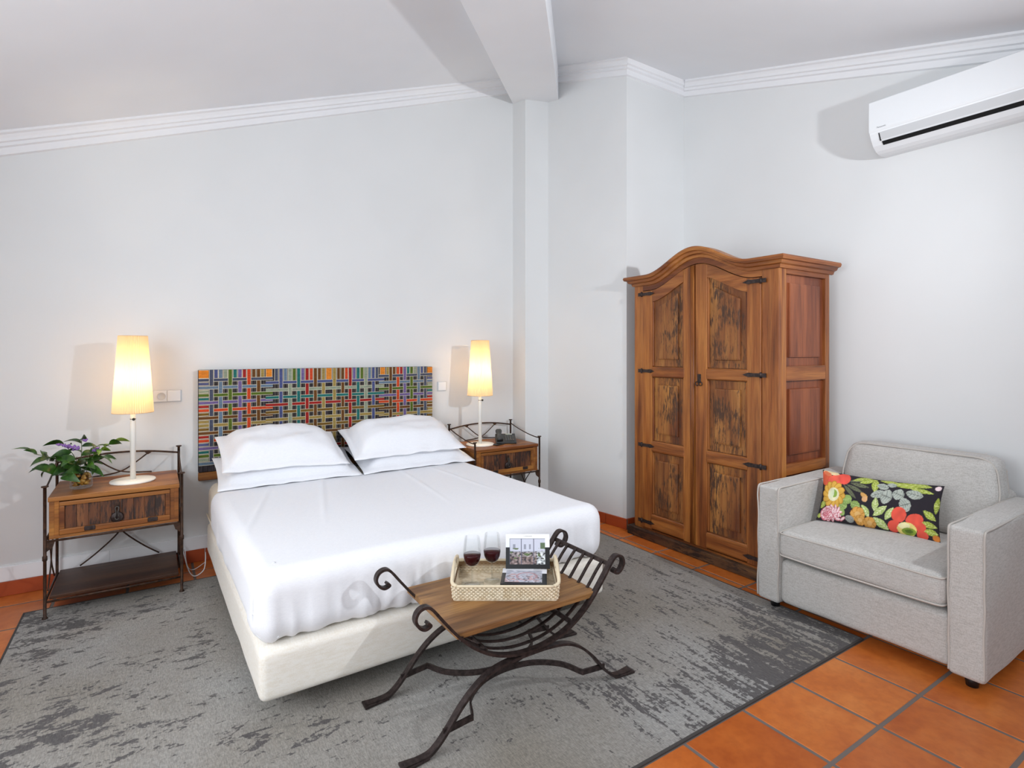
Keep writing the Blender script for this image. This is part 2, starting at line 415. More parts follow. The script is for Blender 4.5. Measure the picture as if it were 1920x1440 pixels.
# two sloping ceilings meeting along a hip
def slab(name, pts, zf, mat):
    n = len(pts); v = [(x, y, zf(x, y)) for x, y in pts]+[(x, y, zf(x, y)+0.1) for x, y in pts]
    f = [tuple(range(n)), tuple(range(n, 2*n))]+[(i, (i+1) % n, n+(i+1) % n, n+i) for i in range(n)]
    return struct(raw(name, v, f, mat))
yt = YW+T
slab('ceiling_left', [(XL-T, YN), (xh(YN), YN), (xh(yt), yt), (XL-T, yt)], lambda x, y: zl(x), M['ceil'])
slab('ceiling', [(xh(YN), YN), (XR+T, YN), (XR+T, yt), (xh(yt), yt)], lambda x, y: zr(y), M['ceil'])
# hip beam
d = Vector((0.636, 0.772, 0.227)); L0 = Vector((2.775, 4.255, 3.673)); R0 = Vector((3.0405, 3.922, 3.653))
v = []
for s in (0.4, -5.6):
    for p in (L0, R0):
        q = p+d*s; v += [q, q+Vector((0, 0, 0.5))]
f = [(0, 2, 6, 4), (1, 3, 7, 5), (0, 1, 5, 4), (2, 3, 7, 6), (0, 1, 3, 2), (4, 5, 7, 6)]
struct(raw('ceiling_beam', v, f, M['ceil']))
# crown moulding: profile (out from wall, down from ceiling)
CP = [(0, 0), (0.088, 0), (0.088, -0.014), (0.070, -0.020), (0.060, -0.036), (0.056, -0.052), (0.040, -0.056), (0.040, -0.074), (0.022, -0.079), (0.020, -0.118), (0, -0.122)]
def crown(name, p, q, out, e0=(0, 0), e1=(0, 0)):
    """p, q: ceiling line ends on the wall; e0/e1: how the ends shift along the wall per unit out (mitres)"""
    p, q = Vector(p), Vector(q); t = (q-p); out = Vector(out); n = len(CP); v = []
    hz = Vector((t.x, t.y, 0)).length; tn = t/hz
    for a, e in ((p, e0), (q, e1)):
        for o, dn in CP: v.append(a+out*o+tn*(e*o)+Vector((0, 0, dn)))
    f = [tuple(range(n)), tuple(range(n, 2*n))]+[(i, (i+1) % n, n+(i+1) % n, n+i) for i in range(n)]
    return struct(raw(name, v, f, M['trimw']))
crown('trim_1', (XL, YW, zl(XL)), (3.05, YW, zl(3.05)), (0, -1, 0), 0, 0)
crown('trim_2', (XC, YC, zr(YC)), (XA, YB, zr(YB)), (-0.990, -0.138, 0), 0, 0.87)
crown('trim_3', (XA, YB, zr(YB)), (XR, YB, zr(YB)), (0, -1, 0), -0.87, -1)
crown('trim_4', (XR, YB, zr(YB)), (XR, YN, zr(YN)), (-1, 0, 0), 1, 0)
# skirting: terracotta tiles, with a white band above them on the bed wall
def skirting(name, p, q, out, white):
    p, q, out = Vector(p), Vector(q), Vector(out); L = (q-p).length; t = (q-p)/L
    def blk(nm, a, b, dep, z0, z1, mat, par, bev):
        c = [p+t*a, p+t*b, p+t*b+out*dep, p+t*a+out*dep]
        return prism(nm, [(k.x, k.y) for k in c], z0, z1, 2, mat, par, bev)
    root = struct(blk(name, 0, L, 0.008, 0.001, 0.172 if white else 0.08, M['trimw'] if white else M['grout'], None, 0.0))
    k = 0; a = 0.0
    while a < L-0.02:
        b = min(a+PX, L); blk('tile', a+0.002, b-0.002, 0.014, 0.001, 0.083, M['terrab'], root, 0.002); a = b
        k += 1
    if white:
        a = 0.0
        while a < L-0.02:
            b = min(a+0.6, L); blk('panel', a+0.0015, b-0.0015, 0.012, 0.085, 0.168, M['trimw'], root, 0.002); a = b
    return root
skirting('baseboard_back', (XL, YW, 0), (2.772, YW, 0), (0, -1, 0), True)
skirting('baseboard_recess', (XC, YC, 0), (XA, YB-0.012, 0), (-0.990, -0.138, 0), False)
skirting('baseboard_jog', (XA, YB, 0), (XR, YB, 0), (0, -1, 0), False)
skirting('baseboard_right', (XR, YB, 0), (XR, YN, 0), (-1, 0, 0), False)

# ================================================================== RUG
rug = thing('area_rug', 'large grey distressed rug under the bed and iron bench', 'rug')
RX0, RX1, RY0, RY1 = -0.574, 2.90, 1.335, 3.90
v = []; f = []; nx, ny = 60, 45
for i in range(nx+1):
    for j in range(ny+1):
        x = RX0+(RX1-RX0)*i/nx; y = RY0+(RY1-RY0)*j/ny
        v.append((x, y, 0.006+0.0012*nz(x*3, y*3)))
for i in range(nx):
    for j in range(ny): f.append((i*(ny+1)+j, (i+1)*(ny+1)+j, (i+1)*(ny+1)+j+1, i*(ny+1)+j+1))
raw('pile', v, f, M['rug'], rug, True)
for nm, a in (('binding', (RX0-0.004, RX0+0.006, RY0-0.004, RY1+0.004)), ('binding', (RX1-0.006, RX1+0.004, RY0-0.004, RY1+0.004)),
              ('binding', (RX0, RX1, RY0-0.006, RY0+0.006)), ('binding', (RX0, RX1, RY1-0.006, RY1+0.004))):
    box(nm, *a, 0.0, 0.0075, M['rugedge'], rug, 0.002, 1)

# ================================================================== BED
BR = math.radians(0.9)
BX, BY = 1.165, 4.17
bed = thing('divan_bed', 'cream upholstered divan bed base on short black legs', 'bed', (BX, BY, 0), BR)
def based(p, n):
    return p+n*(0.003*nz(p.x*5, p.y*5, p.z*5))
rbox('base', -0.862, 0.872, -1.93, 0.0, 0.085, 0.281, 0.03, M['base'], bed, (24, 28, 4), based)
for x in (-0.72, 0.72):
    for y in (-1.7, -0.9, -0.12): lathe('leg', [(0, 0), (0.03, 0), (0.034, 0.09), (0, 0.09)], M['black'], bed, 16, (x, y, 0.0065))
matt = thing('mattress', 'cream mattress lying on the bed base under the white sheet', 'mattress', (BX, BY, 0), BR)
rbox('ticking', -0.862, 0.862, -1.89, -0.02, 0.288, 0.548, 0.058, M['mattress'], matt, (20, 26, 4), lambda p, n: p+n*(0.004*nz(p.x*4, p.y*4, p.z*4)), rz=0.07)
tube('piping', [(-0.866, -1.85+1.8*i/30, 0.345+0.002*nz(i*0.5, 0)) for i in range(31)], 0.005, M['mattress'], matt, 6)
# white sheet
sh = thing('bed_sheet', 'smooth white cotton sheet tucked tightly over the mattress', 'bed sheet', (BX, BY, 0), BR)
def sheetd(p, n):
    x, y, z = p; o = 0.0
    foot = max(0.0, min(1.0, (-1.72-y)/0.14)); low = max(0.0, min(1.0, (0.52-z)/0.18))
    # gathers on the hanging foot end
    g = abs(math.sin(x*17+2.2*nz(x*3.1, 4.0)))**6*0.5 + max(0, nz(x*21, z*3.0, 2.0))*0.9
    o += 0.024*foot*low*g+0.010*foot*(0.5-low*0.5)
    side = max(0.0, min(1.0, (abs(x)-0.80)/0.07))*(1-foot)
    o += side*low*0.018*max(0, nz(y*7, z*4.0, 5.0))
    top = max(0.0, min(1.0, (z-0.53)/0.03))
    o += top*0.006*nz(x*2.2, y*2.0, 8)
    for cx, sl, a in ((-0.38, 0.25, 0.007), (-0.72, 0.30, 0.007), (0.25, 0.10, 0.005), (0.55, -0.05, 0.005)):
        dd = x-(cx+sl*(y+1.0)); o += top*a*math.exp(-(dd/0.012)**2)*max(0, math.sin((y+1.45)*2.6))
    q = Vector(p)+n*o
    q.z = max(q.z, 0.287)
    return q
hem = lambda y: 0.30+0.0*y
def keepsheet(c):
    if c[1] > -0.40: return False
    if c[2] < 0.305: return abs(c[0]) > 0.8 or c[1] < -1.86
    return True
rbox('cover', -0.876, 0.876, -1.915, -0.05, 0.292, 0.562, 0.064, M['sheet'], sh, (150, 110, 14), sheetd, keepsheet, rz=0.078)
# stitched tuck seams at the two foot corners
for sx in (-1, 1):
    tube('tuck_seam', spline([(sx*0.785, -1.80, 0.563), (sx*0.838, -1.845, 0.545), (sx*0.868, -1.870, 0.50), (sx*0.875, -1.872, 0.44), (sx*0.874, -1.872, 0.38), (sx*0.862, -1.874, 0.335), (sx*0.835, -1.886, 0.312), (sx*0.79, -1.905, 0.318)], 8), 0.0065, M['sheet'], sh, 6)
# headboard -------------------------------------------------------------
hb = thing('headboard', 'woven multicoloured strap headboard with cream edged tapes on the wall', 'headboard', (0, 0, 0))
HX0, HX1, HZ0, HZ1, HY = 0.256, 1.945, 0.60, 1.281, 4.206
t_ = NT('headboard_backing'); n_ = t_.noise(t_.coords((90, 30, 8)), 1.0, 2); t_.col(t_.ramp(n_, [(0.35, (18, 14, 16)), (0.6, (62, 54, 60))])); t_.set(Roughness=0.9)
box('bottom_rail', HX0, HX1, HY-0.004, YW-0.014, 0.545, 0.598, M['nswd'], hb, 0.004, 1)
box('backing', HX0, HX1, HY, YW-0.014, HZ0, HZ1, t_.m, hb, 0.004, 1)
PAL = dict(slate=(70, 76, 98), navy=(74, 82, 130), steel=(102, 124, 146), sage=(146, 156, 134), green=(84, 106, 22), teal=(24, 108, 104),
           purple=(112, 94, 148), red=(158, 22, 16), orange=(204, 66, 22), brown=(104, 62, 14), olive=(120, 88, 22), tan=(158, 134, 70), amber=(222, 132, 36), dark=(40, 34, 36))
cream = plain('cream_tape_edge', (206, 198, 176), 0.85)
TM = {k: cloth('tape_'+k, c, tuple(int(x*0.82) for x in c), 260, 0.9, 0.2, 0.05) for k, c in PAL.items()}
def strap(name, fixed, path, w, colour, vertical):
    h = w/2; e = 0.0027 if colour != 'dark' else 0.0005; offs = (-h, -h+e, h-e, h); v = []; f = []; fm = []
    for a, lift, drift in path:
        for o in offs:
            y = HY-lift
            v.append((fixed+o+drift, y, a) if vertical else (a, y, fixed+o+drift))
    for i in range(len(path)-1):
        for k in range(3):
            f.append((i*4+k, i*4+k+1, (i+1)*4+k+1, (i+1)*4+k)); fm.append(0 if k == 1 else 1)
    me = bpy.data.meshes.new(name); me.from_pydata(v, [], f); me.polygons.foreach_set('material_index', fm)
    bm = bmesh.new(); bm.from_mesh(me); bmesh.ops.recalc_face_normals(bm, faces=bm.faces)
    for q in bm.faces:
        if q.normal.y > 0: q.normal_flip()
    r = bmesh.ops.extrude_face_region(bm, geom=bm.faces[:]); 
    for g in r['geom']:
        if isinstance(g, bmesh.types.BMVert): g.co.y += 0.0016
    bmesh.ops.recalc_face_normals(bm, faces=bm.faces); bm.to_mesh(me); bm.free()
    return link(name, me, [TM[colour], cream], hb, False)
secs = [
    (0.316, 0.715, [(0.332, 'slate'), (0.387, 'steel'), (0.445, 'green'), (0.505, 'purple'), (0.561, 'orange'), (0.622, 'brown')],
     [(0.36, 'navy'), (0.417, 'sage'), (0.475, 'teal'), (0.533, 'red'), (0.592, 'brown'), (0.648, 'tan'), (0.69, 'amber')], 1.212, 0.0505, 0.0,
     ['slate', 'steel', 'green', 'purple', 'orange', 'brown', 'tan', 'brown', 'orange', 'purple', 'green', 'steel', 'slate', 'brown']),
    (0.668, 1.530, [(0.768, 'navy'), (0.829, 'sage'), (0.888, 'teal'), (0.947, 'red'), (1.005, 'brown'), (1.064, 'tan'), (1.143, 'tan'), (1.205, 'brown'), (1.261, 'red'), (1.322, 'teal'), (1.382, 'sage'), (1.442, 'navy')],
     [(0.738, 'slate'), (0.799, 'steel'), (0.858, 'green'), (0.917, 'purple'), (0.976, 'orange'), (1.034, 'brown'), (1.103, 'amber'), (1.174, 'brown'), (1.233, 'orange'), (1.292, 'purple'), (1.352, 'green'), (1.412, 'steel'), (1.470, 'slate')], 1.184, 0.0525, 0.003,
     ['navy', 'sage', 'teal', 'red', 'olive', 'tan', 'olive', 'brown', 'dark', 'red', 'purple', 'teal', 'sage', 'navy']),
    (1.487, 1.897, [(1.583, 'brown'), (1.644, 'orange'), (1.702, 'purple'), (1.760, 'green'), (1.821, 'steel'), (1.879, 'slate')],
     [(1.518, 'amber'), (1.560, 'tan'), (1.612, 'brown'), (1.672, 'red'), (1.731, 'teal'), (1.790, 'sage'), (1.850, 'navy')], 1.212, 0.0505, 0.0,
     ['slate', 'steel', 'green', 'purple', 'orange', 'brown', 'tan', 'brown', 'orange', 'purple', 'green', 'steel', 'slate', 'brown'])]
HI, LO = 0.0065, 0.0022
for si, (xa, xb, ver, fill, z0, dz, lift0, rows) in enumerate(secs):
    zs = [z0-dz*k for k in range(len(rows)) if z0-dz*k > 0.615]; rows = rows[:len(zs)]
    for j, (x, c) in enumerate(ver):
        path = [(HZ1, HI*0.7+lift0, 0.0)]
        for i, z in enumerate(zs):
            path.append((z, (HI if (i+j) % 2 == 0 else LO)+lift0, 0.0012*nz(x*9, i*0.7)))
        strap('strap', x, path, 0.0275, c, True)
    for x, c in fill:
        w = 0.026 if c != 'amber' else 0.044
        strap('strap', x, [(HZ1-0.001, 0.0035+lift0, 0), (zs[0]+0.012, 0.003+lift0, 0)], w, c, True)
        if c != 'amber': strap('strap', x, [(zs[0]+0.010, 0.0014, 0), (0.605, 0.0014, 0)], 0.016, 'dark', True)
    ends = (xa if si else 0.258, xb if si < 2 else 1.943)
    for i, c in enumerate(rows):
        path = [(ends[0], HI*0.6+lift0, 0.0)]; sl = random.uniform(0.0, 0.006)
        for j, (x, _) in enumerate(ver):
            path.append((x, (LO if (i+j) % 2 == 0 else HI)+lift0, sl*(j/len(ver))+0.001*nz(i*1.3, x*5)))
        path.append((ends[1], HI*0.6+lift0, sl)); strap('strap', zs[i], path, 0.0235, c, False)
order = ['navy', 'sage', 'teal', 'red', 'olive', 'tan', 'olive', 'red', 'navy', 'teal', 'sage', 'steel', 'dark']
for xa, xb in ((0.258, 0.316), (1.899, 1.943)):
    strap('strap', (HZ1+1.222)/2, [(xa, 0.004, 0), (xb, 0.004, 0)], 0.056, 'amber', False)
    for k, c in enumerate(order[:11]): strap('strap', 1.212-0.0505*(k+0.5), [(xa, 0.0042, 0), (xb, 0.0042, 0)], 0.022, c, False)
# pillows ---------------------------------------------------------------
def pillow(name, label, loc, rot, a, b, h, seed, fl=0.05, mat=None, group=None, droop=0.0, n=34):
    v = []; f = []; idx = {}
    def prof(s): return max(0.0, 1-abs(s)**3.2)
    def pt(i, j, side):
        u = -1+2*i/n; w = -1+2*j/n
        ua = max(-1, min(1, u*a/(a-fl))); wa_ = max(-1, min(1, w*b/(b-fl)))
        t = (prof(ua)*prof(wa_))**0.55
        pinch = 1-0.035*(1-w*w)*abs(u)**2; pinch2 = 1-0.05*(1-u*u)*abs(w)**2
        x = a*u*pinch; y = b*w*pinch2
        z = side*h*t*(0.55 if side < 0 else 1.0)
        z += 0.014*nz(u*2.5+seed, w*2.5, side)*t+0.016*nz(u*1.6+seed*3, w*1.9, 5)*(0.4+0.6*t)+0.008*nz(u*5+seed, w*1.3, 4)*(1-t)
        if t > 0.02 and side > 0: z += 0.011*t*abs(nz(u*5+seed+w*1.5, w*3, 9))
        ed = max(abs(u), abs(w)); z -= droop*max(0, ed-0.6)**1.5
        return (x, y, z+(0.0015 if side > 0 else -0.0015))
    for side in (1, -1):
        for i in range(n+1):
            for j in range(n+1):
                idx[(i, j, side)] = len(v); v.append(pt(i, j, side))
        for i in range(n):
            for j in range(n): f.append(tuple(idx[q] for q in ((i, j, side), (i+1, j, side), (i+1, j+1, side), (i, j+1, side))))
    rim = [(i, 0) for i in range(n)]+[(n, j) for j in range(n)]+[(i, n) for i in range(n, 0, -1)]+[(0, j) for j in range(n, 0, -1)]
    for k in range(len(rim)):
        p, q = rim[k], rim[(k+1) % len(rim)]
        f.append((idx[p+(1,)], idx[q+(1,)], idx[q+(-1,)], idx[p+(-1,)]))
    o = raw(name, v, f, mat or M['sheet'], None, True); o.location = loc; o.rotation_euler = rot
    return tag(o, label, 'pillow', group)
PG = 'white pillows on the bed'
pillow('pillow', 'lower white flanged pillow beneath another, beside the vase nightstand', (0.766, 3.945, 0.655), (math.radians(14), 0, math.radians(-1)), 0.436, 0.243, 0.086, 1.3, group=PG, droop=0.12)
pillow('pillow', 'upper white flanged pillow of the pair beside the vase nightstand', (0.735, 3.938, 0.782), (math.radians(19), math.radians(2), math.radians(1)), 0.385, 0.246, 0.098, 4.1, group=PG, droop=0.16)
pillow('pillow', 'lower white flanged pillow beneath another, beside the telephone nightstand', (1.642, 3.945, 0.655), (math.radians(14), 0, math.radians(1)), 0.436, 0.243, 0.086, 7.7, group=PG, droop=0.12)
pillow('pillow', 'upper white flanged pillow of the pair beside the telephone nightstand', (1.575, 3.930, 0.785), (math.radians(18), math.radians(-1), math.radians(-2)), 0.42, 0.246, 0.103, 9.9, group=PG, droop=0.16)

# ================================================================== NIGHTSTANDS
def nightstand(loc, label):
    r = thing('nightstand', label, 'nightstand', loc, 0, 'iron and wood nightstands'); I = M['rust']
    hw, fy, by = 0.3075, -0.22, 0.225
    for x in (-hw, hw):
        for y, top in ((fy, 0.69), (by, 0.79)):
            lathe('post', [(0, 0), (0.013, 0), (0.013, 0.004), (0.0075, 0.012), (0.0075, 0.30), (0.011, 0.305), (0.011, 0.325), (0.0075, 0.33), (0.0075, top-0.006), (0.016, top-0.003), (0.016, top+0.003), (0, top+0.003)],
                  I, r, 10, (x, y, 0.0065 if y == fy else 0))
    # case
    x0, x1 = -0.292, 0.292
    box('table_top', x0-0.004, x1+0.004, fy-0.002, by, 0.612, 0.637, M['nswd'], r, 0.004)
    box('side_panel', x0, x0+0.022, fy+0.006, by-0.005, 0.43, 0.611, M['nswd'], r, 0.002)
    box('side_panel', x1-0.022, x1, fy+0.006, by-0.005, 0.43, 0.611, M['nswd'], r, 0.002)
    box('back_panel', x0+0.022, x1-0.022, by-0.02, by-0.005, 0.43, 0.611, M['nswd'], r)
    box('bottom_board', x0, x1, fy+0.004, by-0.005, 0.415, 0.43, M['nswd'], r, 0.002)
    for x in (x0+0.022, x1-0.042): box('front_stile', x, x+0.02, fy+0.008, fy+0.03, 0.43, 0.611, M['nswd'], r)
    dr = box('drawer', x0+0.045, x1-0.045, fy+0.016, by-0.05, 0.434, 0.606, M['nsold'], r)
    fx0, fx1, fz0, fz1 = x0+0.043, x1-0.043, 0.432, 0.607
    box('frame_rail', fx0, fx1, fy, fy+0.02, fz0, fz0+0.03, M['nswd'], dr, 0.004)
    box('frame_rail', fx0, fx1, fy, fy+0.02, fz1-0.022, fz1, M['nswd'], dr, 0.004)
    box('frame_stile', fx0, fx0+0.022, fy, fy+0.02, fz0+0.03, fz1-0.022, M['nswd'], dr, 0.004)
    box('frame_stile', fx1-0.022, fx1, fy, fy+0.02, fz0+0.03, fz1-0.022, M['nswd'], dr, 0.004)
    n = 9; w = (fx1-fx0-0.044)/n
    for k in range(n): box('board', fx0+0.022+w*k, fx0+0.022+w*(k+1)-0.0015, fy+0.010+0.0012*(k % 3), fy+0.016, fz0+0.03, fz1-0.022, M['nsold'], dr)
    # drop handle
    lathe('handle_plate', [(0, 0), (0.030, 0), (0.026, 0.004), (0, 0.005)], M['iron'], dr, 16)
    pl = dr.children[-1]; pl.rotation_euler = (pi/2, 0, 0); pl.location = (0.0, fy+0.004, 0.488)
    box('handle_back', -0.012, 0.012, fy+0.004, fy+0.009, 0.49, 0.57, I, dr, 0.003)
    tube('handle_loop', spline([(0, fy-0.002, 0.548), (-0.008, fy-0.006, 0.540), (-0.004, fy-0.009, 0.512), (-0.009, fy-0.010, 0.486), (0, fy-0.010, 0.477), (0.009, fy-0.010, 0.486), (0.004, fy-0.009, 0.512), (0.008, fy-0.006, 0.540), (0, fy-0.002, 0.548)], 5), 0.0034, plain('worn_steel', (84, 79, 75), 0.45, 0.7), dr, 6)
    for x in (-0.12, 0.165): box('hinge', x-0.024, x+0.024, fy-0.004, fy+0.002, 0.438, 0.462, M['iron'], dr, 0.004)
    # lower shelf and its iron
    box('shelf', x0, x1, fy+0.012, by-0.012, 0.098, 0.116, M['shelfwd'], r, 0.003)
    for z in (0.092, 0.408):
        tube('rail', [(-hw, fy, z), (hw, fy, z)], 0.006, I, r, 6); tube('rail', [(-hw, by, z), (hw, by, z)], 0.006, I, r, 6)
        for x in (-hw, hw): tube('rail', [(x, fy, z), (x, by, z)], 0.006, I, r, 6, up=(1, 0, 0))
    for s in (-1, 1):
        tube('cross_bar', spline([(s*0.07, by, 0.408), (s*0.03, by, 0.345), (-s*0.03, by, 0.265), (-s*0.12, by, 0.18), (-s*0.20, by, 0.118)], 6), 0.0045, I, r, 6, up=(0, 1, 0))
        for x in (-hw, hw):
            tube('cross_bar', spline([(x, s*0.12, 0.408), (x, s*0.02, 0.30), (x, -s*0.015, 0.22), (x, -s*0.12, 0.118)], 6), 0.004, I, r, 6, up=(1, 0, 0))
        prism('bracket', [(s*0.30, 0.408), (s*0.265, 0.408), (s*0.275, 0.375), (s*0.30, 0.355)], fy-0.004, fy+0.004, 1, I, r)
        # gallery above the top
        tube('gallery_scroll', spline([(s*0.15, by, 0.770), (s*0.11, by, 0.737), (s*0.05, by, 0.690), (0.0, by, 0.662), (-s*0.07, by, 0.648), (-s*0.16, by, 0.642)], 6), 0.0042, I, r, 6, up=(0, 1, 0))
        prism('gallery_gusset', [(s*0.175, 0.775), (s*0.115, 0.775), (s*0.14, 0.752)], by-0.003, by+0.003, 1, I, r)
        tube('side_arc', spline([(s*hw, fy, 0.685), (s*hw, fy+0.08, 0.687), (s*hw, fy+0.2, 0.703), (s*hw, by-0.12, 0.728), (s*hw, by, 0.760)], 5), 0.0045, I, r, 6, up=(1, 0, 0))
    tube('gallery_rail', spline([(-hw, by, 0.748), (-0.15, by, 0.772), (0.0, by, 0.780), (0.15, by, 0.772), (hw, by, 0.748)], 6), 0.006, I, r, 8, up=(0, 1, 0))
    return r
ns = nightstand((-0.1625, 3.975, 0), 'dark iron and wood nightstand holding a jar of flowers and a lamp')
ns2 = clone(ns, (2.404, 3.975, 0), None, 'dark iron and wood nightstand holding a telephone and a lamp')

# lamps -----------------------------------------------------------------
def lamp(loc, label, power, rot=0.0):
    r = thing('table_lamp', label, 'lamp', loc, rot, 'white table lamps')
    lathe('base', [(0, 0), (0.113, 0), (0.115, 0.003), (0.113, 0.010), (0.02, 0.013), (0, 0.013)], M['white'], r, 40)
    lathe('pole', [(0, 0.012), (0.0145, 0.012), (0.0145, 0.34), (0.013, 0.36), (0.013, 0.55), (0, 0.55)], M['white'], r, 16)
    lathe('switch', [(0, 0), (0.006, 0), (0.008, 0.004), (0.008, 0.012), (0, 0.013)], M['black'], r, 12)
    s = r.children[-1]; s.location = (0.004, -0.013, 0.367); s.rotation_euler = (pi/2, 0, 0)
    tube('collar', [(0.0135*math.cos(t*2*pi/16), 0.0135*math.sin(t*2*pi/16), 0.367) for t in range(16)], 0.0022, M['iron'], r, 6, True)
    prof = [(0.102, 0.405), (0.0715, 0.858)]
    lathe('lamp_shade', [(0.102+(0.0715-0.102)*k/6, 0.405+0.453*k/6) for k in range(7)], M['shade'], r, 216, (0, 0, 0), False, lambda a: 0.0030*math.cos(54*a))
    for rr, z in ((0.1025, 0.406), (0.072, 0.857)):
        tube('rim', [(rr*math.cos(t*2*pi/48), rr*math.sin(t*2*pi/48), z) for t in range(48)], 0.0022, M['shade'], r, 6, True)
    lathe('bulb', [(0, 0.55), (0.013, 0.55), (0.012, 0.575), (0.018, 0.60), (0.020, 0.62), (0.014, 0.64), (0, 0.645)], M['bulb'], r, 16)
    for a in (0, 2*pi/3, 4*pi/3): tube('spoke', [(0, 0, 0.55), (0.089*math.cos(a), 0.089*math.sin(a), 0.56)], 0.0015, M['iron'], r, 5)
    l = light('lamp_glow', 'POINT', (loc[0], loc[1], loc[2]+0.615), power, (1.0, 0.77, 0.48), shadow_soft_size=0.032)
    return r
lamp((-0.095, 3.965, 0.6375), 'lit white table lamp with pleated cream shade beside the flower jar', 10.5)
lamp((2.262, 3.965, 0.6375), 'lit white table lamp with pleated cream shade beside the telephone', 10.5, 0.5)

# jar of flowers ----------------------------------------------------------
jx, jy, jz = -0.335, 3.935, 0.6375
fl = thing('flower_jar', 'glass jar of leafy stems with violet flowers on the nightstand', 'plant', (jx, jy, jz))
lathe('jar', [(0, 0.001), (0.048, 0.001), (0.053, 0.006), (0.054, 0.06), (0.051, 0.095), (0.048, 0.10), (0.045, 0.10), (0.0485, 0.093), (0.051, 0.06), (0.050, 0.009), (0, 0.006)], M['glass'], fl, 28)
pm = None
for k in range(60):
    a = random.uniform(0, 2*pi); rr = 0.038*math.sqrt(random.random()); z = 0.018+0.06*random.random()
    if pm is None:
        bm = bmesh.new(); bmesh.ops.create_icosphere(bm, subdivisions=1, radius=0.0115)
        for q in bm.verts: q.co *= 1+0.2*nz(q.co.x*90, q.co.y*90, q.co.z*90)
        me = bpy.data.meshes.new('pebble'); bm.to_mesh(me); bm.free(); pm = link('pebble', me, M['amber'], fl, True); o = pm
    else: o = copy_part(pm, fl)
    o.location = (rr*math.cos(a), rr*math.sin(a), z); o.rotation_euler = (a, z*50, 0)
def leaf_mesh(L, w, curl):
    v = []; f = []; n = 7
    for i in range(n+1):
        t = i/n; ww = w*math.sin(pi*min(1, t**0.8*1.0))**0.85*(1-0.15*t); x = L*t; z = curl*L*(t-t*t*1.9)
        v += [(x, -ww, z+ww*0.35), (x, 0, z), (x, ww, z+ww*0.35)]
    for i in range(n):
        for k in range(2): f.append((i*3+k, i*3+k+1, i*3+4+k, i*3+3+k))
    return v, f
LV = {}
for nm, (L, w, c, m) in dict(a=(0.092, 0.024, 0.35, 'leaf'), b=(0.070, 0.019, 0.25, 'leaf'), c=(0.108, 0.032, 0.45, 'leaf'), d=(0.076, 0.019, 0.2, 'lime')).items():
    LV[nm] = (leaf_mesh(L, w, c), m, [None])
def put_leaf(kind, p, az, el, roll=0.0):
    (v_, f_), m, cache = LV[kind]
    if cache[0] is None: cache[0] = raw('leaf', v_, f_, M[m], fl, True); o = cache[0]
    else: o = copy_part(cache[0], fl)
    o.location = p; o.rotation_euler = (roll, -el, az)
# stems: tip positions (local), leaves along each; image right is +x here
stems = [((-0.20, -0.03, 0.215), 7, 'abb'), ((-0.13, -0.02, 0.135), 4, 'ca'), ((-0.075, 0.02, 0.245), 4, 'ba'), ((0.0, 0.02, 0.265), 5, 'aab'), ((0.07, 0.01, 0.225), 4, 'ab'),
         ((0.15, 0.03, 0.245), 6, 'dad'), ((0.055, -0.03, 0.16), 4, 'cab'), ((-0.03, -0.06, 0.15), 4, 'ca'), ((-0.06, 0.05, 0.17), 4, 'ab'), ((0.10, 0.05, 0.15), 4, 'ab'), ((-0.15, 0.03, 0.17), 5, 'ab'), ((0.02, -0.05, 0.11), 3, 'c'), ((-0.10, -0.05, 0.09), 3, 'cc')]
for k, (tip, nl, kinds) in enumerate(stems):
    tip = Vector(tip); b0 = Vector((random.uniform(-.02, .02), random.uniform(-.02, .02), 0.02)); mid = Vector((tip.x*0.35, tip.y*0.35, 0.55*tip.z+0.03))
    pth = spline([b0, mid, tip], 6); tube('stem', pth, 0.0018, M['stem'], fl, 5)
    az0 = math.atan2(tip.y, tip.x)
    for q in range(nl):
        t = 0.5+0.5*q/max(1, nl-1); p = pth[min(len(pth)-1, int(t*(len(pth)-1)))]
        az = az0+(0 if q == nl-1 else (1 if q % 2 else -1)*random.uniform(0.5, 1.7))
        put_leaf(kinds[q % len(kinds)], p, az, random.uniform(-0.3, 0.8), random.uniform(-0.9, 0.9))
def floret(p, L, w, direc, n):
    v = []; f = []
    bm = bmesh.new()
    for k in range(n):
        t = random.random(); a = random.uniform(0, 2*pi); rr = w*(1-0.6*t)*math.sqrt(random.random())
        c = Vector(p)+Vector(direc)*L*t+Vector((rr*math.cos(a), rr*math.sin(a), rr*math.sin(a*2)*0.6))
        bmesh.ops.create_icosphere(bm, subdivisions=1, radius=random.uniform(0.004, 0.0065), matrix=Matrix.Translation(c))
    me = bpy.data.meshes.new('flower'); bm.to_mesh(me); bm.free(); tag(link('flower', me, M['petal'], fl, True), kind='stuff')
floret((-0.035, -0.01, 0.232), 0.075, 0.014, (-0.93, 0, 0.3), 60); floret((-0.022, -0.01, 0.222), 0.03, 0.016, (0.3, 0, 0.3), 34)
floret((0.060, -0.02, 0.206), 0.026, 0.013, (0.6, 0, 0.5), 34); floret((0.012, 0.0, 0.262), 0.02, 0.010, (0.6, 0, 0.2), 18)

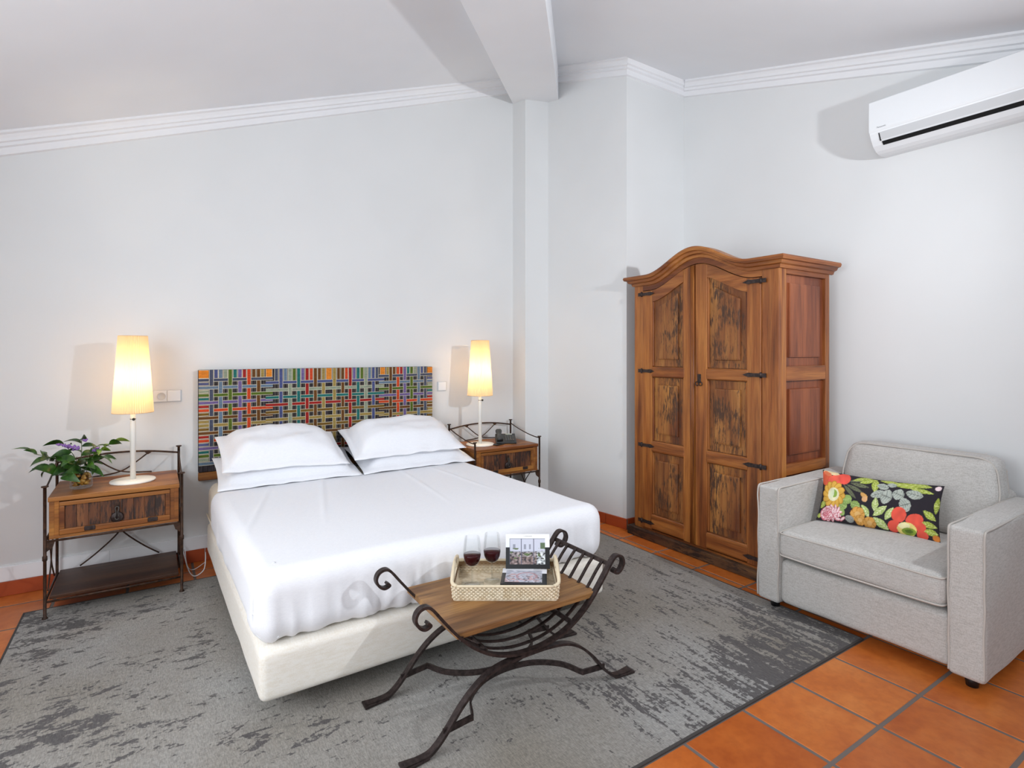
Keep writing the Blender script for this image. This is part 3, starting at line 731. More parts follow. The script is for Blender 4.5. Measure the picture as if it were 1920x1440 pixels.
# telephone ---------------------------------------------------------------
ph = thing('telephone', 'dark grey desk telephone on the nightstand beside the lamp', 'telephone', (2.505, 3.955, 0.6375), math.radians(-28))
M['phone'] = plain('dark_grey_plastic', (44, 46, 46), 0.45); M['lcd'] = plain('pale_display', (176, 180, 168), 0.3)
bd = prism('body', [(-0.085, 0), (0.085, 0), (0.092, 0.055), (0.075, 0.062), (-0.085, 0.018)], -0.085, 0.085, 0, M['phone'], ph, 0.006)
sl = math.atan2(0.044, 0.16)
hset = sweep('handset', spline([(-0.055, -0.09, 0.035), (-0.055, -0.05, 0.052), (-0.055, 0.0, 0.066), (-0.055, 0.05, 0.078), (-0.055, 0.085, 0.082)], 5), [(-0.022, -0.012), (0.022, -0.012), (0.024, 0.006), (0.014, 0.018), (-0.014, 0.018), (-0.024, 0.006)], M['phone'], ph, (0, 0, 1), True, False, lambda t: 1.15-0.55*math.sin(pi*t)**2*0.7)
for nm, y in (('earpiece', 0.075), ('mouthpiece', -0.07)):
    lathe(nm, [(0, 0.0), (0.024, 0.0), (0.027, 0.01), (0.024, 0.028), (0, 0.03)], M['phone'], ph, 18, (-0.055, y, 0.038+(y+0.085)*0.26-0.012))
km = None
for i in range(4):
    for j in range(5):
        y = -0.06+0.022*j; x = 0.0+0.02*i
        if km is None: km = box('key', -0.0075, 0.0075, -0.007, 0.007, 0, 0.005, plain('grey_key', (84, 86, 86), 0.5), ph, 0.0015, 1); o = km
        else: o = copy_part(km, ph)
        o.location = (x, y, 0.019+(y+0.085)*0.275); o.rotation_euler = (sl, 0, 0)
dsp = box('display', -0.028, 0.028, -0.012, 0.012, 0, 0.003, M['lcd'], ph, 0.001, 1); dsp.location = (0.03, 0.058, 0.0585); dsp.rotation_euler = (sl, 0, 0)
pen = thing('notepad', 'small dark pad lying beside the telephone', 'notepad', (2.385, 3.885, 0.6375), math.radians(20))
box('cover', -0.05, 0.05, -0.03, 0.03, 0.0008, 0.008, M['black'], pen, 0.002, 1)

# sockets, cable -----------------------------------------------------------
def plate(name, label, x0, x1, z0, z1, socket):
    r = thing(name, label, 'socket' if socket else 'switch', ((x0+x1)/2, YW, (z0+z1)/2)); w = (x1-x0)/2; h = (z1-z0)/2
    box('frame', -w, w, -0.008, -0.0005, -h, h, M['plasticg'], r, 0.003)
    if socket:
        box('insert', -w+0.005, -0.002, -0.012, -0.006, -h+0.006, h-0.006, M['plastic'], r, 0.002, 1)
        lathe('socket_well', [(0.0, 0.0006), (0.019, 0.0006), (0.022, 0.004), (0.024, 0.004), (0.024, 0.0)], M['plasticg'], r, 24)
        o = r.children[-1]; o.rotation_euler = (pi/2, 0, 0); o.location = (-w/2, -0.0118, 0)
        for dx in (-0.0095, 0.0095):
            lathe('contact_hole', [(0, 0.001), (0.003, 0.001), (0.003, 0)], M['slot'], r, 10); o = r.children[-1]; o.rotation_euler = (pi/2, 0, 0); o.location = (-w/2+dx, -0.0128, 0)
        box('rocker', 0.002, w-0.005, -0.014, -0.006, -h+0.006, h-0.006, M['plastic'], r, 0.002, 1)
    else: box('rocker', -w+0.006, w-0.006, -0.014, -0.006, -h+0.006, h-0.006, M['plastic'], r, 0.002, 1)
plate('wall_socket', 'white double wall plate with socket and switch beside the headboard', 0.0, 0.162, 1.073, 1.154, True)
plate('light_switch', 'white single wall switch between headboard and telephone lamp', 2.012, 2.095, 1.070, 1.152, False)
tag(tube('power_cable', spline([(0.17, 4.232, 0.10), (0.19, 4.05, 0.03), (0.22, 3.95, 0.012), (0.27, 3.96, 0.035), (0.285, 4.02, 0.08), (0.29, 4.1, 0.10)], 8), 0.003, M['plastic'], None, 6),
    'thin white cable looping from the wall towards the bed', 'cable')
tag(tube('lamp_cord', spline([(0.29, 4.12, 0.03), (0.22, 4.07, 0.012), (0.19, 4.15, 0.02), (0.18, 4.225, 0.12)], 8), 0.0025, M['plastic'], None, 6),
    'short white cord hanging down the skirting behind the nightstand', 'cable')

# ================================================================== BENCH
bx, by0, by1 = 1.225, 1.75, 2.14
bn = thing('iron_bench', 'wrought iron scroll bench with slatted ends and wooden seat board', 'bench', (bx, 1.945, 0))
U = [(-0.438, 0.474), (-0.425, 0.463), (-0.446, 0.455), (-0.468, 0.468), (-0.480, 0.494), (-0.470, 0.519), (-0.445, 0.529), (-0.420, 0.517), (-0.375, 0.462), (-0.318, 0.395), (-0.255, 0.337), (-0.176, 0.289), (-0.088, 0.262), (0.0, 0.254)]
U = U+[(-x, z) for x, z in U[-2::-1]]
Lg = [(-0.520, 0.0145), (-0.475, 0.0155), (-0.430, 0.020), (-0.395, 0.042), (-0.354, 0.084), (-0.305, 0.141), (-0.242, 0.195), (-0.170, 0.230), (-0.08, 0.243), (0, 0.245)]
Lg = Lg+[(-x, z) for x, z in Lg[-2::-1]]
for y in (by0, by1):
    yy = y-1.945
    sc = spline([(x, yy, z) for x, z in U], 6)
    flat('side_frame', sc, 0.026, 0.010, M['iron'], bn)
    flat('leg_arch', spline([(x, yy, z) for x, z in Lg], 6), 0.028, 0.010, M['iron'], bn)
    for s in (-1, 1):
        prism('foot', [(s*0.43, yy-0.014), (s*0.53, yy-0.026), (s*0.53, yy+0.026), (s*0.43, yy+0.014)], 0.0085, 0.017, 2, M['iron'], bn, 0.002)
# slats following the curve of the frame
arc = [(x, z) for x, z in U if z < 0.40 or x > 0]
arc = [(-0.30, 0.378)]+[(x, z) for x, z in U[10:19]]+[(0.41, 0.497)]
for k in range(6):
    y = -0.195+0.39*(k+0.8)/6.6
    flat('slat', spline([(x, y, z+0.003) for x, z in arc], 5), 0.013, 0.006, M['iron'], bn)
for x, z in ((0.41, 0.495), (-0.30, 0.378), (0.20, 0.306), (-0.20, 0.306)):
    flat('cross_rail', [(x, by0-1.945, z), (x, by1-1.945, z)], 0.018, 0.008, M['iron'], bn, up=(0.3, 0, 1))
# two bowed stretchers meeting in the middle
for s in (-1, 1):
    pts = [(-0.375, s*0.195, 0.075), (-0.27, s*0.195, 0.085), (-0.255, s*0.19, 0.086), (-0.215, s*0.105, 0.09), (-0.12, s*0.035, 0.092), (0, s*0.012, 0.092), (0.12, s*0.035, 0.092), (0.215, s*0.105, 0.09), (0.255, s*0.19, 0.086), (0.27, s*0.195, 0.085), (0.375, s*0.195, 0.075)]
    flat('stretcher', spline(pts, 6), 0.022, 0.007, M['iron'], bn, up=(0, 0, 1))
def seatd(p, n): return p
sb = box('seat_board', -0.318, 0.335, 1.752-1.945, 2.215-1.945, 0.378, 0.402, M['bench'], bn, 0.004)

# tray ---------------------------------------------------------------------
CR = math.radians(-33.0)
tray = thing('wicker_tray', 'pale rattan serving tray with arched handles on the bench', 'tray', (1.262, 1.992, 0.4025), CR)
TW, TD = 0.215, 0.142
def rrect(w, d, r, n=10):
    p = []
    for cx, cy, a0 in ((w-r, d-r, 0), (-w+r, d-r, pi/2), (-w+r, -d+r, pi), (w-r, -d+r, 3*pi/2)):
        for k in range(n): a = a0+pi/2*k/(n-1); p.append((cx+r*math.cos(a), cy+r*math.sin(a)))
    return p
def resample(p, m):
    P = [Vector((a, b, 0)) for a, b in p]; P.append(P[0]); ds = [0]
    for i in range(1, len(P)): ds.append(ds[-1]+(P[i]-P[i-1]).length)
    out = []; j = 0
    for k in range(m):
        s = ds[-1]*k/m
        while ds[j+1] < s: j += 1
        t = (s-ds[j])/(ds[j+1]-ds[j]+1e-9); out.append(P[j].lerp(P[j+1], t))
    return out
rows = 7; vv = []; ff = []; m = 480
for k in range(rows):
    pth = resample(rrect(TW-0.004+0.004*k/rows, TD-0.004+0.004*k/rows, 0.014), m); z = 0.009+0.0072*k
    base_i = len(vv); sg = 6
    for i, p in enumerate(pth):
        t = (pth[(i+1) % m]-pth[i-1]).normalized(); sd = Vector((t.y, -t.x, 0)); ph_ = (i/m*80+(k % 2)*0.5)*2*pi
        rr = 0.0034*(1+0.38*math.cos(ph_))
        for q in range(sg):
            a = 2*pi*q/sg; c = p+sd*(rr*math.cos(a)+0.0012*math.cos(ph_))+Vector((0, 0, z+rr*math.sin(a))); vv.append(c)
    for i in range(m):
        j = (i+1) % m
        for q in range(sg): ff.append((base_i+i*sg+q, base_i+i*sg+(q+1) % sg, base_i+j*sg+(q+1) % sg, base_i+j*sg+q))
tag(raw('woven_wall', vv, ff, M['weave'], tray, True), kind='stuff')
wallin = rrect(TW-0.0045, TD-0.0045, 0.014)
vv = [(x, y, 0.004) for x, y in wallin]+[(x, y, 0.056) for x, y in wallin]; n = len(wallin)
raw('inner_wall', vv, [(i, (i+1) % n, n+(i+1) % n, n+i) for i in range(n)], plain('dark_weave_gaps', (128, 98, 66), 0.8), tray, True)  # liner coloured dark to paint in the shade between woven rows
prism('tray_floor', rrect(TW-0.004, TD-0.004, 0.014), 0.0008, 0.006, 2, M['weave'], tray)
for y in (-1, 1):
    tube('rim', [(-TW+0.02+2*(TW-0.02)*i/20, y*TD, 0.060) for i in range(21)], 0.0055, M['rattan'], tray, 8)
for x in (-1, 1):
    arch = spline([(x*(TW-0.02), -TD, 0.060), (x*TW, -TD+0.02, 0.068), (x*TW, -0.085, 0.098), (x*TW, 0, 0.112), (x*TW, 0.085, 0.098), (x*TW, TD-0.02, 0.068), (x*(TW-0.02), TD, 0.060)], 6)
    tube('handle', arch, 0.0075, M['rattan'], tray, 8, up=(1, 0, 0))
    vv = []; ff = []
    for s in (-1, 1):    # woven shoulders beside the hand hole
        b0 = len(vv); prof = [(s*0.135, 0.058), (s*0.055, 0.058), (s*0.055, 0.100), (s*0.085, 0.094), (s*0.115, 0.074)]
        vv += [(x*(TW-0.003), a, z) for a, z in prof]+[(x*(TW+0.002), a, z) for a, z in prof]
        ff += [tuple(range(b0, b0+5)), tuple(range(b0+5, b0+10))]+[(b0+i, b0+(i+1) % 5, b0+5+(i+1) % 5, b0+5+i) for i in range(5)]
    raw('handle_shoulder', vv, ff, M['weave'], tray)
    tube('hand_hole_rim', spline([(x*TW, -0.055, 0.062), (x*TW, -0.045, 0.092), (x*TW, 0, 0.099), (x*TW, 0.045, 0.092), (x*TW, 0.055, 0.062)], 5), 0.004, M['rattan'], tray, 6, up=(1, 0, 0))
def local_to_world(o, p):
    c, s = math.cos(o.rotation_euler.z), math.sin(o.rotation_euler.z)
    return (o.location.x+c*p[0]-s*p[1], o.location.y+s*p[0]+c*p[1], o.location.z+p[2])
def wineglass(p, label):
    r = thing('wine_glass', label, 'wine glass', p, 0, 'wine glasses on the tray')
    lathe('glass', [(0, 0.0005), (0.034, 0.0005), (0.0345, 0.002), (0.012, 0.006), (0.0042, 0.014), (0.0036, 0.05), (0.0042, 0.078), (0.014, 0.082), (0.027, 0.092), (0.0345, 0.108), (0.0375, 0.126), (0.0375, 0.145), (0.0350, 0.175), (0.0310, 0.205)], M['glass'], r, 40)
    lathe('wine', [(0, 0.0825), (0.013, 0.0835), (0.0258, 0.093), (0.0332, 0.1085), (0.0362, 0.126), (0.0364, 0.132), (0, 0.132)], M['wine'], r, 40)
    return r
g1 = local_to_world(tray, (-0.142, -0.016, 0.0125)); g2 = local_to_world(tray, (-0.060, 0.044, 0.0065))
wineglass(g1, 'wine glass with red wine standing on the clear square coaster')
wineglass(g2, 'wine glass with red wine standing between coaster and upright booklet')
cst = thing('coaster', 'clear square glass coaster under a wine glass on the tray', 'coaster', local_to_world(tray, (-0.142, -0.018, 0.0063)), CR)
box('slab', -0.048, 0.048, -0.048, 0.048, 0, 0.006, M['glass'], cst, 0.002)
# booklets ------------------------------------------------------------------
def paint_attr(me, cols):
    at = me.color_attributes.new('Col', 'FLOAT_COLOR', 'POINT')
    at.data.foreach_set('color', np.concatenate([cols, np.ones((len(cols), 1))], 1).astype(np.float32).ravel())
def lina(a):
    a = np.asarray(a, float)/255.0
    return np.where(a <= 0.04045, a/12.92, ((a+0.055)/1.055)**2.4)
def hsh(u, v, s, fr):
    return np.array([nz(a*fr+s, b*fr, s*1.7) for a, b in zip(u, v)])
def cover_cols(u, v, which):
    n = len(u); c = np.tile(np.array([244, 245, 250.]), (n, 1)); band = 0.40 if which == 0 else 0.52
    c[v < (0.62 if which == 0 else 0.70)] = (20, 20, 23)
    pic = (u > 0.085) & (u < 0.90) & (v > 0.125) & (v < 0.875)
    pu = np.clip((u-0.085)/0.815, 0, 1); pv = np.clip((v-0.125)/0.75, 0, 1)
    a = hsh(pu, pv, 3.0+which*9, 9); b = hsh(pu, pv, 7.0+which*9, 15)
    if which == 0:
        p = np.tile(np.array([206, 208, 222.]), (n, 1))
        p[pv < 0.48] = (150, 138, 138)
        p[(pv < 0.28)] = (128, 108, 104)
        for x0, x1 in ((0.10, 0.17), (0.40, 0.46), (0.54, 0.60)): p[(pu > x0) & (pu < x1) & (pv > 0.58) & (pv < 0.78)] = (150, 152, 166)
        p[(pu > 0.86) & (pv > 0.60) & (pv < 0.84)] = (92, 110, 82)
        p[(pu > 0.76) & (pv < 0.5)] = (196, 200, 202)
        p += (a*60)[:, None]*(pv < 0.5)[:, None]+(b*70)[:, None]*(pv < 0.48)[:, None]
        g = (a > 0.28) & (pv < 0.62) & (pv > 0.2); p[g] = (96, 112, 70)
        k = (b < -0.28) & (pv < 0.5); p[k] = (52, 46, 50)
        for x in (0.0, 0.33, 0.675): p[np.abs(pu-x) < 0.011] = (84, 84, 104)
        p[np.abs(pv-0.5) < 0.012] = (120, 122, 140); p[pv > 0.985] = (90, 90, 104)
    else:
        p = np.tile(np.array([206, 208, 220.]), (n, 1)); p += (a*50)[:, None]
        rr = (pu-0.58)**2/0.09+(pv-0.5)**2/0.12; p[(rr < 1) & (rr > 0.62)] = (196, 160, 168); p[(a > 0.2) & (pv < 0.7)] = (206, 176, 178)
        p[(b < -0.25) & (pv < 0.55)] = (120, 118, 126)
    c[pic] = p[pic]
    if which == 0:
        ttl = (np.abs(v-0.94) < 0.010) & (u > 0.40) & (u < 0.60) & (np.sin(u*260) > -0.3); c[ttl] = (176, 172, 160)
    return lina(np.clip(c, 0, 255))
def booklet(name, label, loc, rot, w, h, th, which):
    r = thing(name, label, 'booklet', loc); r.rotation_euler = rot
    box('pages', -w/2, w/2, 0, h, 0.0, th, plain('booklet_block', (240, 240, 242) if which == 0 else (26, 27, 32), 0.6), r, 0.0008, 1)
    nx, ny = 120, 90; X, Y = np.meshgrid(np.linspace(0, 1, nx+1), np.linspace(0, 1, ny+1), indexing='ij'); u = X.ravel(); v_ = Y.ravel()
    P = [((a-0.5)*w, b*h, th+0.0006) for a, b in zip(u, v_)]
    F = [(i*(ny+1)+j, (i+1)*(ny+1)+j, (i+1)*(ny+1)+j+1, i*(ny+1)+j+1) for i in range(nx) for j in range(ny)]
    o = raw('front_cover', P, F, M['cover'], r); paint_attr(o.data, cover_cols(u, v_, which))
    return r
booklet('booklet', 'upright booklet with courtyard photo cover leaning on the tray rim', local_to_world(tray, (0.096, 0.080, 0.0445)), (math.radians(76), 0, CR), 0.194, 0.145, 0.006, 0)
booklet('booklet', 'thick booklet lying flat in the tray before the upright one', local_to_world(tray, (0.0735, -0.082, 0.0068)), (0, 0, CR-math.radians(3.5)), 0.192, 0.165, 0.036, 1)

# ================================================================== WARDROBE
wx, wy = 3.41, 2.481
wd = thing('wardrobe', 'rustic honey pine wardrobe with arched cornice and panelled doors', 'wardrobe', (wx, wy, 0))
FX, BXk, HW = -0.29, 0.29, 0.587
def ctop(y):
    a = abs(y)
    return 1.972+(0.142*(0.5+0.5*math.cos(pi*a/0.43)) if a < 0.43 else 0.0)
box('plinth', FX-0.035, BXk, -HW-0.03, HW+0.045, 0.001, 0.066, M['plinth'], wd, 0.006)
box('back_panel', BXk-0.015, BXk, -HW+0.01, HW-0.01, 0.066, 1.93, M['wd'], wd)
box('side_board', FX+0.02, BXk-0.015, HW-0.022, HW, 0.066, 1.93, M['wd'], wd)
box('roof_board', FX+0.03, BXk, -HW+0.002, HW-0.002, 1.925, 1.94, M['wdx'], wd)
# carcass front: stiles and arched frieze
box('front_stile', FX, FX+0.03, 0.502, HW, 0.066, 1.93, M['wd'], wd, 0.003)
box('front_stile', FX, FX+0.03, -HW, -0.476, 0.066, 1.93, M['wd'], wd, 0.003)
ys = [-0.476+0.978*i/40 for i in range(41)]
def dtop(y): return ctop(y)-0.112
prism('frieze', [(y, dtop(y)+0.003) for y in ys]+[(y, ctop(y)-0.04) for y in ys[::-1]], FX, FX+0.03, 0, M['wdh'], wd)
prism('frieze_back', [(y, dtop(y)-0.06) for y in ys]+[(y, ctop(y)-0.045) for y in ys[::-1]], FX+0.028, FX+0.038, 0, M['wdh'], wd)
for y0, y1 in ((-HW, -0.476), (0.502, HW)): box('frieze_end', FX+0.001, FX+0.03, y0, y1, 1.91, 1.94, M['wdh'], wd)
box('bottom_rail', FX, FX+0.03, -0.476, 0.502, 0.066, 0.078, M['wdh'], wd)
# near side: frame and raised panels
sy = -HW
for x0, x1 in ((FX+0.03, FX+0.075), (BXk-0.06, BXk-0.015)): box('side_stile', x0, x1, sy, sy+0.024, 0.066, 1.93, M['wd'], wd, 0.003)
sr = [(0.066, 0.15), (0.655, 0.72), (1.225, 1.315), (1.872, 1.93)]
for z0, z1 in sr: box('side_rail', FX+0.075, BXk-0.06, sy, sy+0.024, z0, z1, M['wdx'], wd, 0.003)
def raised(name, c, hw_, z0, z1, face, mat, parent, axis, sign, ztop=None, rim=0.045):
    """raised and fielded panel: flat sunk rim, bevel, proud field. axis 0: faces -x ; axis 1: faces -y"""
    N = 10
    def loop(ins, ou):
        L_, R_ = c-hw_+ins, c+hw_-ins; b = z0+ins; pts = [(L_, b), (R_, b)]
        for k in range(N+1):
            t = R_+(L_-R_)*k/N; pts.append((t, (ztop(t)-ins if ztop else z1-ins)))
        if axis == 0: return [(face-ou, a, z) for a, z in pts]
        return [(a, face-ou, z) for a, z in pts]
    rings = [loop(0, -0.010), loop(0, 0.0), loop(rim, -0.001), loop(rim+0.003, 0.011), loop(rim+0.014, 0.013)]
    v_ = [p for r_ in rings for p in r_]; m_ = len(rings[0]); f_ = []
    for q in range(len(rings)-1):
        for k in range(m_): f_.append((q*m_+k, q*m_+(k+1) % m_, (q+1)*m_+(k+1) % m_, (q+1)*m_+k))
    f_.append(tuple(range((len(rings)-1)*m_, len(rings)*m_)))
    return raw(name, v_, f_, mat, parent)
for k in range(3):
    raised('side_panel', 0.0075, 0.2225, sr[k][1], sr[k+1][0], sy+0.021, M['wdside'], wd, 1, -1, None, 0.05)
# doors
def door(y0, y1, hinge_y, hs, cap):
    """hs: +1 hinge at y1 side"""
    ysd = [y0+(y1-y0)*i/24 for i in range(25)]
    D = prism('door', [(y0+0.003, 0.081), (y1-0.003, 0.081)]+[(y, dtop(y)-0.004) for y in ysd[::-1]], FX+0.012, FX+0.026, 0, M['wdold'], wd)
    st = 0.098; X0, X1 = FX-0.006, FX+0.014
    for a, b in ((y0+0.002, y0+st), (y1-st, y1-0.002)):
        yy = [a+(b-a)*i/6 for i in range(7)]
        prism('stile', [(a, 0.081), (b, 0.081)]+[(y, dtop(y)-0.003) for y in yy[::-1]], X0, X1, 0, M['wd'], D, 0.004)
    i0, i1 = y0+st, y1-st; yi = [i0+(i1-i0)*k/16 for k in range(17)]
    prism('arched_rail', [(y, dtop(y)-0.088) for y in yi]+[(y, dtop(y)-0.003) for y in yi[::-1]], X0, X1, 0, M['wdh'], D)
    for z0, z1 in ((0.081, 0.20), (0.655, 0.745), (1.210, 1.295)):
        rb = box('rail', X0-0.004, X1, i0-0.012, i1+0.012, z0+0.004, z1-0.004, M['wdh'], D, 0.016, 3)
    for z0, z1, tp in ((0.20, 0.655, None), (0.745, 1.210, None), (1.295, 1.8, lambda t: dtop(t)-0.088)):
        raised('panel', (i0+i1)/2, (i1-i0)/2-0.001, z0, z1, FX+0.009, M['wdold'], D, 0, -1, tp, 0.05)
        yy0, yy1 = i0, i1
        for a in (yy0+0.006, yy1-0.006):   # slim bead round each panel
            box('bead', X0+0.004, X1, a-0.006, a+0.006, z0, (z1 if tp is None else tp(a)), M['wd'], D, 0.003, 1)
    for z in (0.128, 0.70, 1.258, 1.835 if True else 0):
        h = -hs
        L_ = [(hinge_y-h*0.035, z-0.013), (hinge_y+h*0.05, z-0.011), (hinge_y+h*0.085, z-0.014), (hinge_y+h*0.125, z), (hinge_y+h*0.085, z+0.014), (hinge_y+h*0.05, z+0.011), (hinge_y-h*0.035, z+0.013)]
        hg = prism('hinge', L_, X0-0.0085, X0-0.004, 0, M['iron'], D, 0.0)
        lathe('hinge_pin', [(0, -0.018), (0.006, -0.018), (0.006, 0.018), (0, 0.018)], M['iron'], D, 10, (X0-0.008, hinge_y, z))
    if cap:   # meeting bead and latch
        for k in range(3): tube('meeting_bead', [(X0-0.003, y0+0.008+0.011*k, 0.085), (X0-0.003, y0+0.008+0.011*k, dtop(y0)-0.01)], 0.0055, M['wd'], D, 8)
    else:
        lt = box('latch_plate', X0-0.004, X0, y1-0.05, y1-0.022, 1.19, 1.25, M['iron'], D, 0.003)
        for s in (-1, 1):
            tube('latch_ring', [(X0-0.008, y1-0.036+s*0.014+0.013*math.cos(q*2*pi/14), 1.185+0.013*math.sin(q*2*pi/14)) for q in range(14)], 0.003, M['iron'], D, 6, True, up=(1, 0, 0))
    return D
door(0.018, 0.502, 0.502, 1, True)
door(-0.476, 0.016, -0.476, -1, False)
# cornice: stepped profile carried along the arch, straight returns at the sides
CPf = [(0.0, -0.072), (0.012, -0.070), (0.018, -0.052), (0.034, -0.046), (0.042, -0.030), (0.058, -0.026), (0.064, -0.012), (0.060, 0.0), (-0.03, 0.0), (-0.03, -0.03)]
yy = [-0.652+1.304*i/96 for i in range(97)]; v = []; f = []; n = len(CPf)
for y in yy:
    inset = max(0, abs(y)-HW)
    for o, dz in CPf: v.append((FX-(o if inset <= o+1e-6 or o < 0 else o), min(max(y, -HW-max(o, 0)), HW+max(o, 0)), ctop(y)+dz))
for i in range(len(yy)-1):
    for k in range(n): f.append((i*n+k, i*n+(k+1) % n, (i+1)*n+(k+1) % n, (i+1)*n+k))
f += [tuple(range(n)), tuple(range((len(yy)-1)*n, len(yy)*n))]
raw('cornice', v, f, M['wdh'], wd)
for s in (-1, 1):
    v = [(FX-max(o, 0)*1.0, s*(HW+o), 1.972+dz) for o, dz in CPf]+[(BXk+0.012, s*(HW+o), 1.972+dz) for o, dz in CPf]
    raw('cornice_return', v, [tuple(range(n)), tuple(range(n, 2*n))]+[(k, (k+1) % n, n+(k+1) % n, n+k) for k in range(n)], M['wdx'], wd)

# ================================================================== ARMCHAIR
ac = thing('armchair', 'light grey linen armchair with square arms and piped seams', 'armchair', (3.27, 1.342, 0), math.radians(0.6))
Ln = M['linen']
def soft(amp, fr=6.0, seed=0.0): return lambda p, n: p+n*(amp*nz(p.x*fr+seed, p.y*fr, p.z*fr))
rbox('seat_base', -0.435, 0.42, -0.38, 0.38, 0.055, 0.286, 0.03, Ln, ac, (16, 16, 6), soft(0.006, 5, 2))
for s, y0, y1, nm in ((1, 0.375, 0.500, 'armrest'), (-1, -0.502, -0.372, 'armrest')):
    rbox(nm, -0.452, 0.40, y0, y1, 0.045, 0.672, 0.02, Ln, ac, (22, 6, 18), soft(0.010, 3.5, 5*s))
    A = ac.children[-1]
    for yy_ in (y0+0.004, y1-0.004):
        tube('piping', spline([(-0.447+0.004*nz(1, i*0.3+yy_*9), yy_+0.006*nz(3+yy_*5, i*0.35), 0.06+0.05*i) for i in range(12)]+[(-0.444, yy_, 0.655), (-0.425, yy_, 0.667)]+[(-0.36+0.09*i, yy_+0.003*nz(i*0.7, 8), 0.667+0.003*nz(i*0.6, yy_*7)) for i in range(9)], 4), 0.0045, M['pipe'], A, 6, up=(0, 1, 0))
rbox('backrest', 0.30, 0.45, -0.38, 0.38, 0.06, 0.70, 0.04, Ln, ac, (6, 16, 12), soft(0.006, 4, 9))
# seat cushion, crowned and sagging to one corner
def seatc(p, n):
    x, y, z = p; cr = max(0, 1-(y/0.375)**2)*max(0, 1-((x+0.08)/0.42)**2)
    q = p+n*(0.006*nz(x*5, y*5, z*5)); q.z += (0.020*cr if z > 0.38 else -0.004*cr)
    return q
rbox('seat_cushion', -0.470, 0.30, -0.368, 0.372, 0.306, 0.452, 0.040, Ln, ac, (22, 22, 6), seatc); SC = ac.children[-1]
for z in (0.437, 0.322):
    pts = [(0.1-0.1*i, 0.369, z) for i in range(6)]+[(-0.455, 0.362, z), (-0.468, 0.34, z)]+[(-0.471, 0.30-0.06*i, z+(0.004 if z > 0.4 else -0.003)*math.sin(pi*i/10)) for i in range(11)]+[(-0.468, -0.338, z), (-0.455, -0.36, z)]+[(-0.40+0.1*i, -0.366, z) for i in range(6)]
    tube('piping', spline(pts, 4), 0.0045, M['pipe'], SC, 6)
# back cushion leaning on the back
def backc(p, n):
    x, y, z = p; cr = max(0, 1-(y/0.38)**2)*max(0, 1-((z-0.66)/0.26)**2)
    q = p+n*(0.006*nz(x*5+3, y*5, z*5))
    if n.x < -0.3: q.x -= 0.03*cr
    return Vector((q.x+(z-0.45)*0.22, q.y*(1-0.06*max(0, (z-0.70)/0.17)), q.z))
rbox('back_cushion', 0.155, 0.315, -0.372, 0.372, 0.452, 0.865, 0.055, Ln, ac, (5, 22, 16), backc, rz=0.05); BC = ac.children[-1]
def bcp(y, z, x=0.172): return (x-0.012+(z-0.45)*0.22, y*(1-0.06*max(0, (z-0.70)/0.17)), z)
for x in (0.180, 0.300):
    tube('piping', spline([bcp(-0.366, 0.50+0.05*i, x) for i in range(6)]+[bcp(-0.362, 0.805, x), bcp(-0.335, 0.845, x), bcp(-0.29, 0.860, x)]+[bcp(-0.22+0.073*i, 0.862, x) for i in range(7)]+[bcp(0.29, 0.860, x), bcp(0.335, 0.845, x), bcp(0.362, 0.805, x)]+[bcp(0.366, 0.75-0.05*i, x) for i in range(6)], 4), 0.0045, M['pipe'], BC, 6, up=(1, 0, 0))
for x in (-0.39, 0.36):
    for y in (-0.44, 0.43): lathe('foot', [(0, 0), (0.022, 0), (0.028, 0.05), (0, 0.05)], M['black'], ac, 16, (x, y, 0.0085 if (y > 0 and x < 0) else 0.0015))

